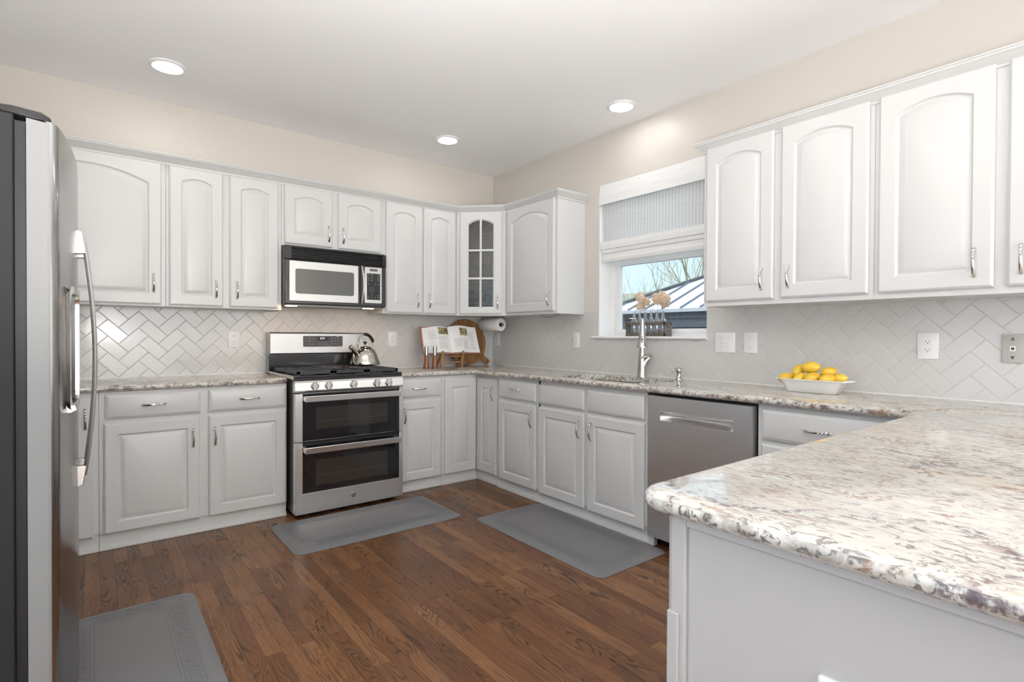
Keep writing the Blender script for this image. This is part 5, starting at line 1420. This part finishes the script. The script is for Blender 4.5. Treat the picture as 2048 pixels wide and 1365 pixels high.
pl_me = []
for s_ in (1, 2):
    o = plume(s_).build('seed_head', PLUME, None, smooth=True); pl_me.append(o.data); bpy.data.objects.remove(o)
names6 = ['leftmost', 'second from left', 'third from left', 'third from right', 'second from right', 'rightmost']
heads = [(-1.752, 1.412, -.9, .3), (-1.785, 1.438, -.55, .35), (-1.815, 1.478, .3, .35), (-1.905, 1.442, .2, .5), (-1.928, 1.478, .75, .3), (-1.985, 1.450, 1.05, .4)]
for i in range(6):
    y = -1.722-.0508*i
    e = empty('glass_bottle', (.050, y, WZ0+.0092), 0, 'clear glass bottle in the sill crate, %s' % names6[i], 'bottle', 'bottles in the window crate')
    if bme is None: o = bp_.build('bottle_glass', BOTTLEG, e, smooth=True); bme = o.data
    else: o = bpy.data.objects.new('bottle_glass', bme); COL.objects.link(o); o.parent = e
    hy, hz, lean_, bend = heads[i]
    f = empty('dried_flower', (.050, y, WZ0+.014), 0, 'dried beige plume on a thin stem, standing in the bottle %s' % names6[i], 'dried flower', 'dried stems in the bottles')
    dx_ = .02*math.sin(i*2.1)
    st_ = [(0, 0, 0), (.0, (hy-y)*.10, .08), (dx_*.2, (hy-y)*.22, .150), (dx_*.6, (hy-y)*.60, .5*(hz-WZ0-.014)+.075), (dx_, (hy-y), hz-WZ0-.014)]
    MB().tube(st_, .0014, 6).build('stem', STEMM, f, smooth=True)
    g = bpy.data.objects.new('seed_head', pl_me[i % 2]); COL.objects.link(g); g.parent = f
    g.location = (dx_, hy-y, hz-WZ0-.018); g.rotation_euler = (R(65)*(1 if hy < y-.0 else -1) if abs(hy-y) > .0 else 0, R(15), 0); g.scale = (1.75, 1.75, 1.25)
for (hy, hz, y, lb) in ((-1.872, 1.466, -1.849, 'middle left'), (-1.955, 1.415, -1.926, 'lower right')):
    f = empty('dried_flower', (.056, y, WZ0+.175), 0, 'extra dried beige plume leaning among the stems, %s' % lb, 'dried flower', 'dried stems in the bottles')
    MB().tube([(0, 0, -.155), (0, 0, -.06), (.01, (hy-y)*.5, .03), (.015, hy-y, hz-WZ0-.175)], .0013, 6).build('stem', STEMM, f, smooth=True)
    g = bpy.data.objects.new('seed_head', pl_me[0]); COL.objects.link(g); g.parent = f; g.location = (.015, hy-y, hz-WZ0-.178); g.rotation_euler = (R(50), R(-20), 1); g.scale = (1.5, 1.5, 1.1)

# under-cabinet cables
def cable(pts, label):
    o = MB().tube(pts, .0016, 6).build('cable', GASK, None, smooth=True); tag(o, label, 'cable', 'loose cables under the wall cabinets')
cable([(-2.18, -.25, 1.3695), (-2.15, -.25, 1.363), (-2.12, -.25, 1.361), (-2.09, -.25, 1.364), (-2.07, -.25, 1.3695)], 'thin dark cable looping under the cabinet left of the microwave')
cable([(-.22, -.98, 1.3695), (-.22, -1.03, 1.352), (-.22, -1.09, 1.347), (-.22, -1.15, 1.358), (-.22, -1.20, 1.3695)], 'thin cable looping under the cabinet left of the window')

# =================================================================== OUTSIDE
struct(MB().box(.6, 60, -40, 60, -3.2, -3.0).build('ground', mat('lawn', (.16, .19, .09), .9, bump=.3, bscale=2)))
nb = empty('neighbouring_building', (7.0, -1.8, -3.0), 0, 'low building with dark siding and a pale metal hip roof outside the window', 'building')
no = (7.0, -1.8, -3.0)
DSID = mat('dark_siding', (.055, .062, .075), .5)
ws = MB(); z = -3.0
while z < 1.60:
    z2 = min(z+.14, 1.60); ws.loops([[(4.06, 2.1, z), (4.02, 2.1, z), (4.05, 2.1, z2), (4.06, 2.1, z2)], [(4.06, -6, z), (4.02, -6, z), (4.05, -6, z2), (4.06, -6, z2)]]); z += .14
ws.box(4.06, 10.1, -6, 2.1, -3.0, 1.60)
loc_(ws, no).build('siding_wall', DSID, nb)
RT = .42
RM = mat('metal_roof', (.62, .64, .67), .35, .3)
def rz_(x): return 1.632+RT*(x-4.0)
poly = [(3.98, 2.26), (3.98, -6.2), (7.1, -3.6), (7.1, -.12)]
L0 = [(x, y, rz_(x)) for x, y in poly]; L1 = [(x, y, rz_(x)-.03) for x, y in poly]
rr_ = MB().loops([L1, L0])
q_ = [(3.98, 2.26, rz_(3.98)), (7.1, -.12, rz_(7.1)), (10.2, 2.26, rz_(3.98))]
rr_.loops([[(x, y, z-.03) for x, y, z in q_], q_])
q_ = [(7.1, -.12, rz_(7.1)), (7.1, -3.6, rz_(7.1)), (10.2, -6.2, rz_(3.98)), (10.2, 2.26, rz_(3.98))]
rr_.loops([[(x, y, z-.03) for x, y, z in q_], q_])
roof = loc_(rr_, no).build('roof', RM, nb)
sm_ = MB(); y = 1.95
while y > -6:
    xe = 3.98+(2.26-y)*(3.12/2.38) if y > -.12 else 7.1
    xe = min(7.1, xe)
    sm_.loops([[(3.98, y-.012, rz_(3.98)-.001), (3.98, y+.012, rz_(3.98)-.001), (3.98, y+.006, rz_(3.98)+.030), (3.98, y-.006, rz_(3.98)+.030)], [(xe, y-.012, rz_(xe)-.001), (xe, y+.012, rz_(xe)-.001), (xe, y+.006, rz_(xe)+.030), (xe, y-.006, rz_(xe)+.030)]])
    y -= .34
loc_(sm_, no).build('standing_seams', mat('roof_seam', (.16, .18, .22), .4, .4), roof)
rc_ = MB().tube([(3.95, 2.29, rz_(3.95)+.012), (7.1, -.12, rz_(7.1)+.012), (7.1, -3.6, rz_(7.1)+.012)], .040, 8)
loc_(rc_, no).build('ridge_cap', mat('ridge_dark', (.045, .05, .06), .5), roof, smooth=True)
loc_(MB().box(3.955, 3.98, 2.26, -6.2, 1.575, 1.628), no).build('fascia', mat('fascia_light', (.40, .42, .45), .5), nb)

BARK = mat('bare_bark', (.25, .21, .17), .9)
BARKL = mat('budding_twigs', (.42, .40, .26), .9)
def tree(loc, seed, h, spread, label):
    e = empty('bare_tree', loc, 0, label, 'tree', 'bare trees beyond the roof')
    rn = random.Random(seed); big = MB(); tw_ = MB()
    def br(p, d, ln, r, lev):
        pts = [p]; q = p.copy(); dd = d.copy(); k_ = 4
        for i in range(k_):
            dd = (dd+Vector((rn.uniform(-.16, .16), rn.uniform(-.16, .16), rn.uniform(-.04, .12)))).normalized(); q = q+dd*ln/k_; pts.append(q.copy())
        (big if lev < 2 else tw_).tube(pts, [r*(1-.5*i/k_) for i in range(k_+1)], 5 if lev < 3 else 3, False)
        if lev >= 4: return
        n_ = (5, 4, 4, 3)[lev]
        for i in range(n_):
            t = pts[1+int((k_-1)*(i+1)/n_)] if lev else pts[-1 - (i % 2)]
            a = rn.uniform(0, 2*PI); s_ = rn.uniform(.35, .85)*spread
            nd = (dd+Vector((s_*math.cos(a), s_*math.sin(a), rn.uniform(-.05, .35)))).normalized()
            br(t, nd, ln*rn.uniform(.55, .78), r*.52, lev+1)
    br(Vector((0, 0, 0)), Vector((0, 0, 1)), h*.42, .011*h, 0)
    big.build('trunk_and_limbs', BARK, e, smooth=True); tw_.build('twigs', BARKL, e)
tree((14.5, 9.3, -3.0), 11, 9.0, 1.0, 'bare budding tree behind the roof, left half of the window')
tree((24.0, 13.2, -3.0), 8, 14.0, 1.0, 'bare budding tree behind the roof, right half of the window')
hl = MB(); rn = random.Random(2); n_ = 40; top = []
L_ = []
for i in range(n_+1):
    y = 23+26*i/n_; z = 5.2+rn.uniform(-.15, .15)
    L_.append([(37, y, -3.0), (35.5, y, z-1.5), (36.6, y, z), (38.5, y, z-.4), (40, y, -3.0)])
o = MB().loops(L_).build('distant_hillside', mat('hazy_hill', (.30, .31, .25), .95, bump=.8, bscale=3, var=.25), None, smooth=True); tag(o, 'pale wooded hillside far off at the left side of the window', 'hill')

# =================================================================== put every empty at the base centre of its thing
bpy.context.view_layer.update()
for e in [o for o in bpy.data.objects if o.type == 'EMPTY' and o.parent is None]:
    if tuple(round(v, 5) for v in e.location) != (0, 0, 0): continue
    inv = e.matrix_world.inverted(); lo = Vector((1e9,)*3); hi = Vector((-1e9,)*3)
    for c in e.children_recursive:
        if c.type != 'MESH': continue
        for v in c.bound_box:
            p = inv @ (c.matrix_world @ Vector(v))
            for k_ in range(3): lo[k_] = min(lo[k_], p[k_]); hi[k_] = max(hi[k_], p[k_])
    d = Vector(((lo.x+hi.x)/2, (lo.y+hi.y)/2, lo.z))
    e.location = e.matrix_world @ d
    for c in e.children: c.location = c.location-d
bpy.context.view_layer.update()
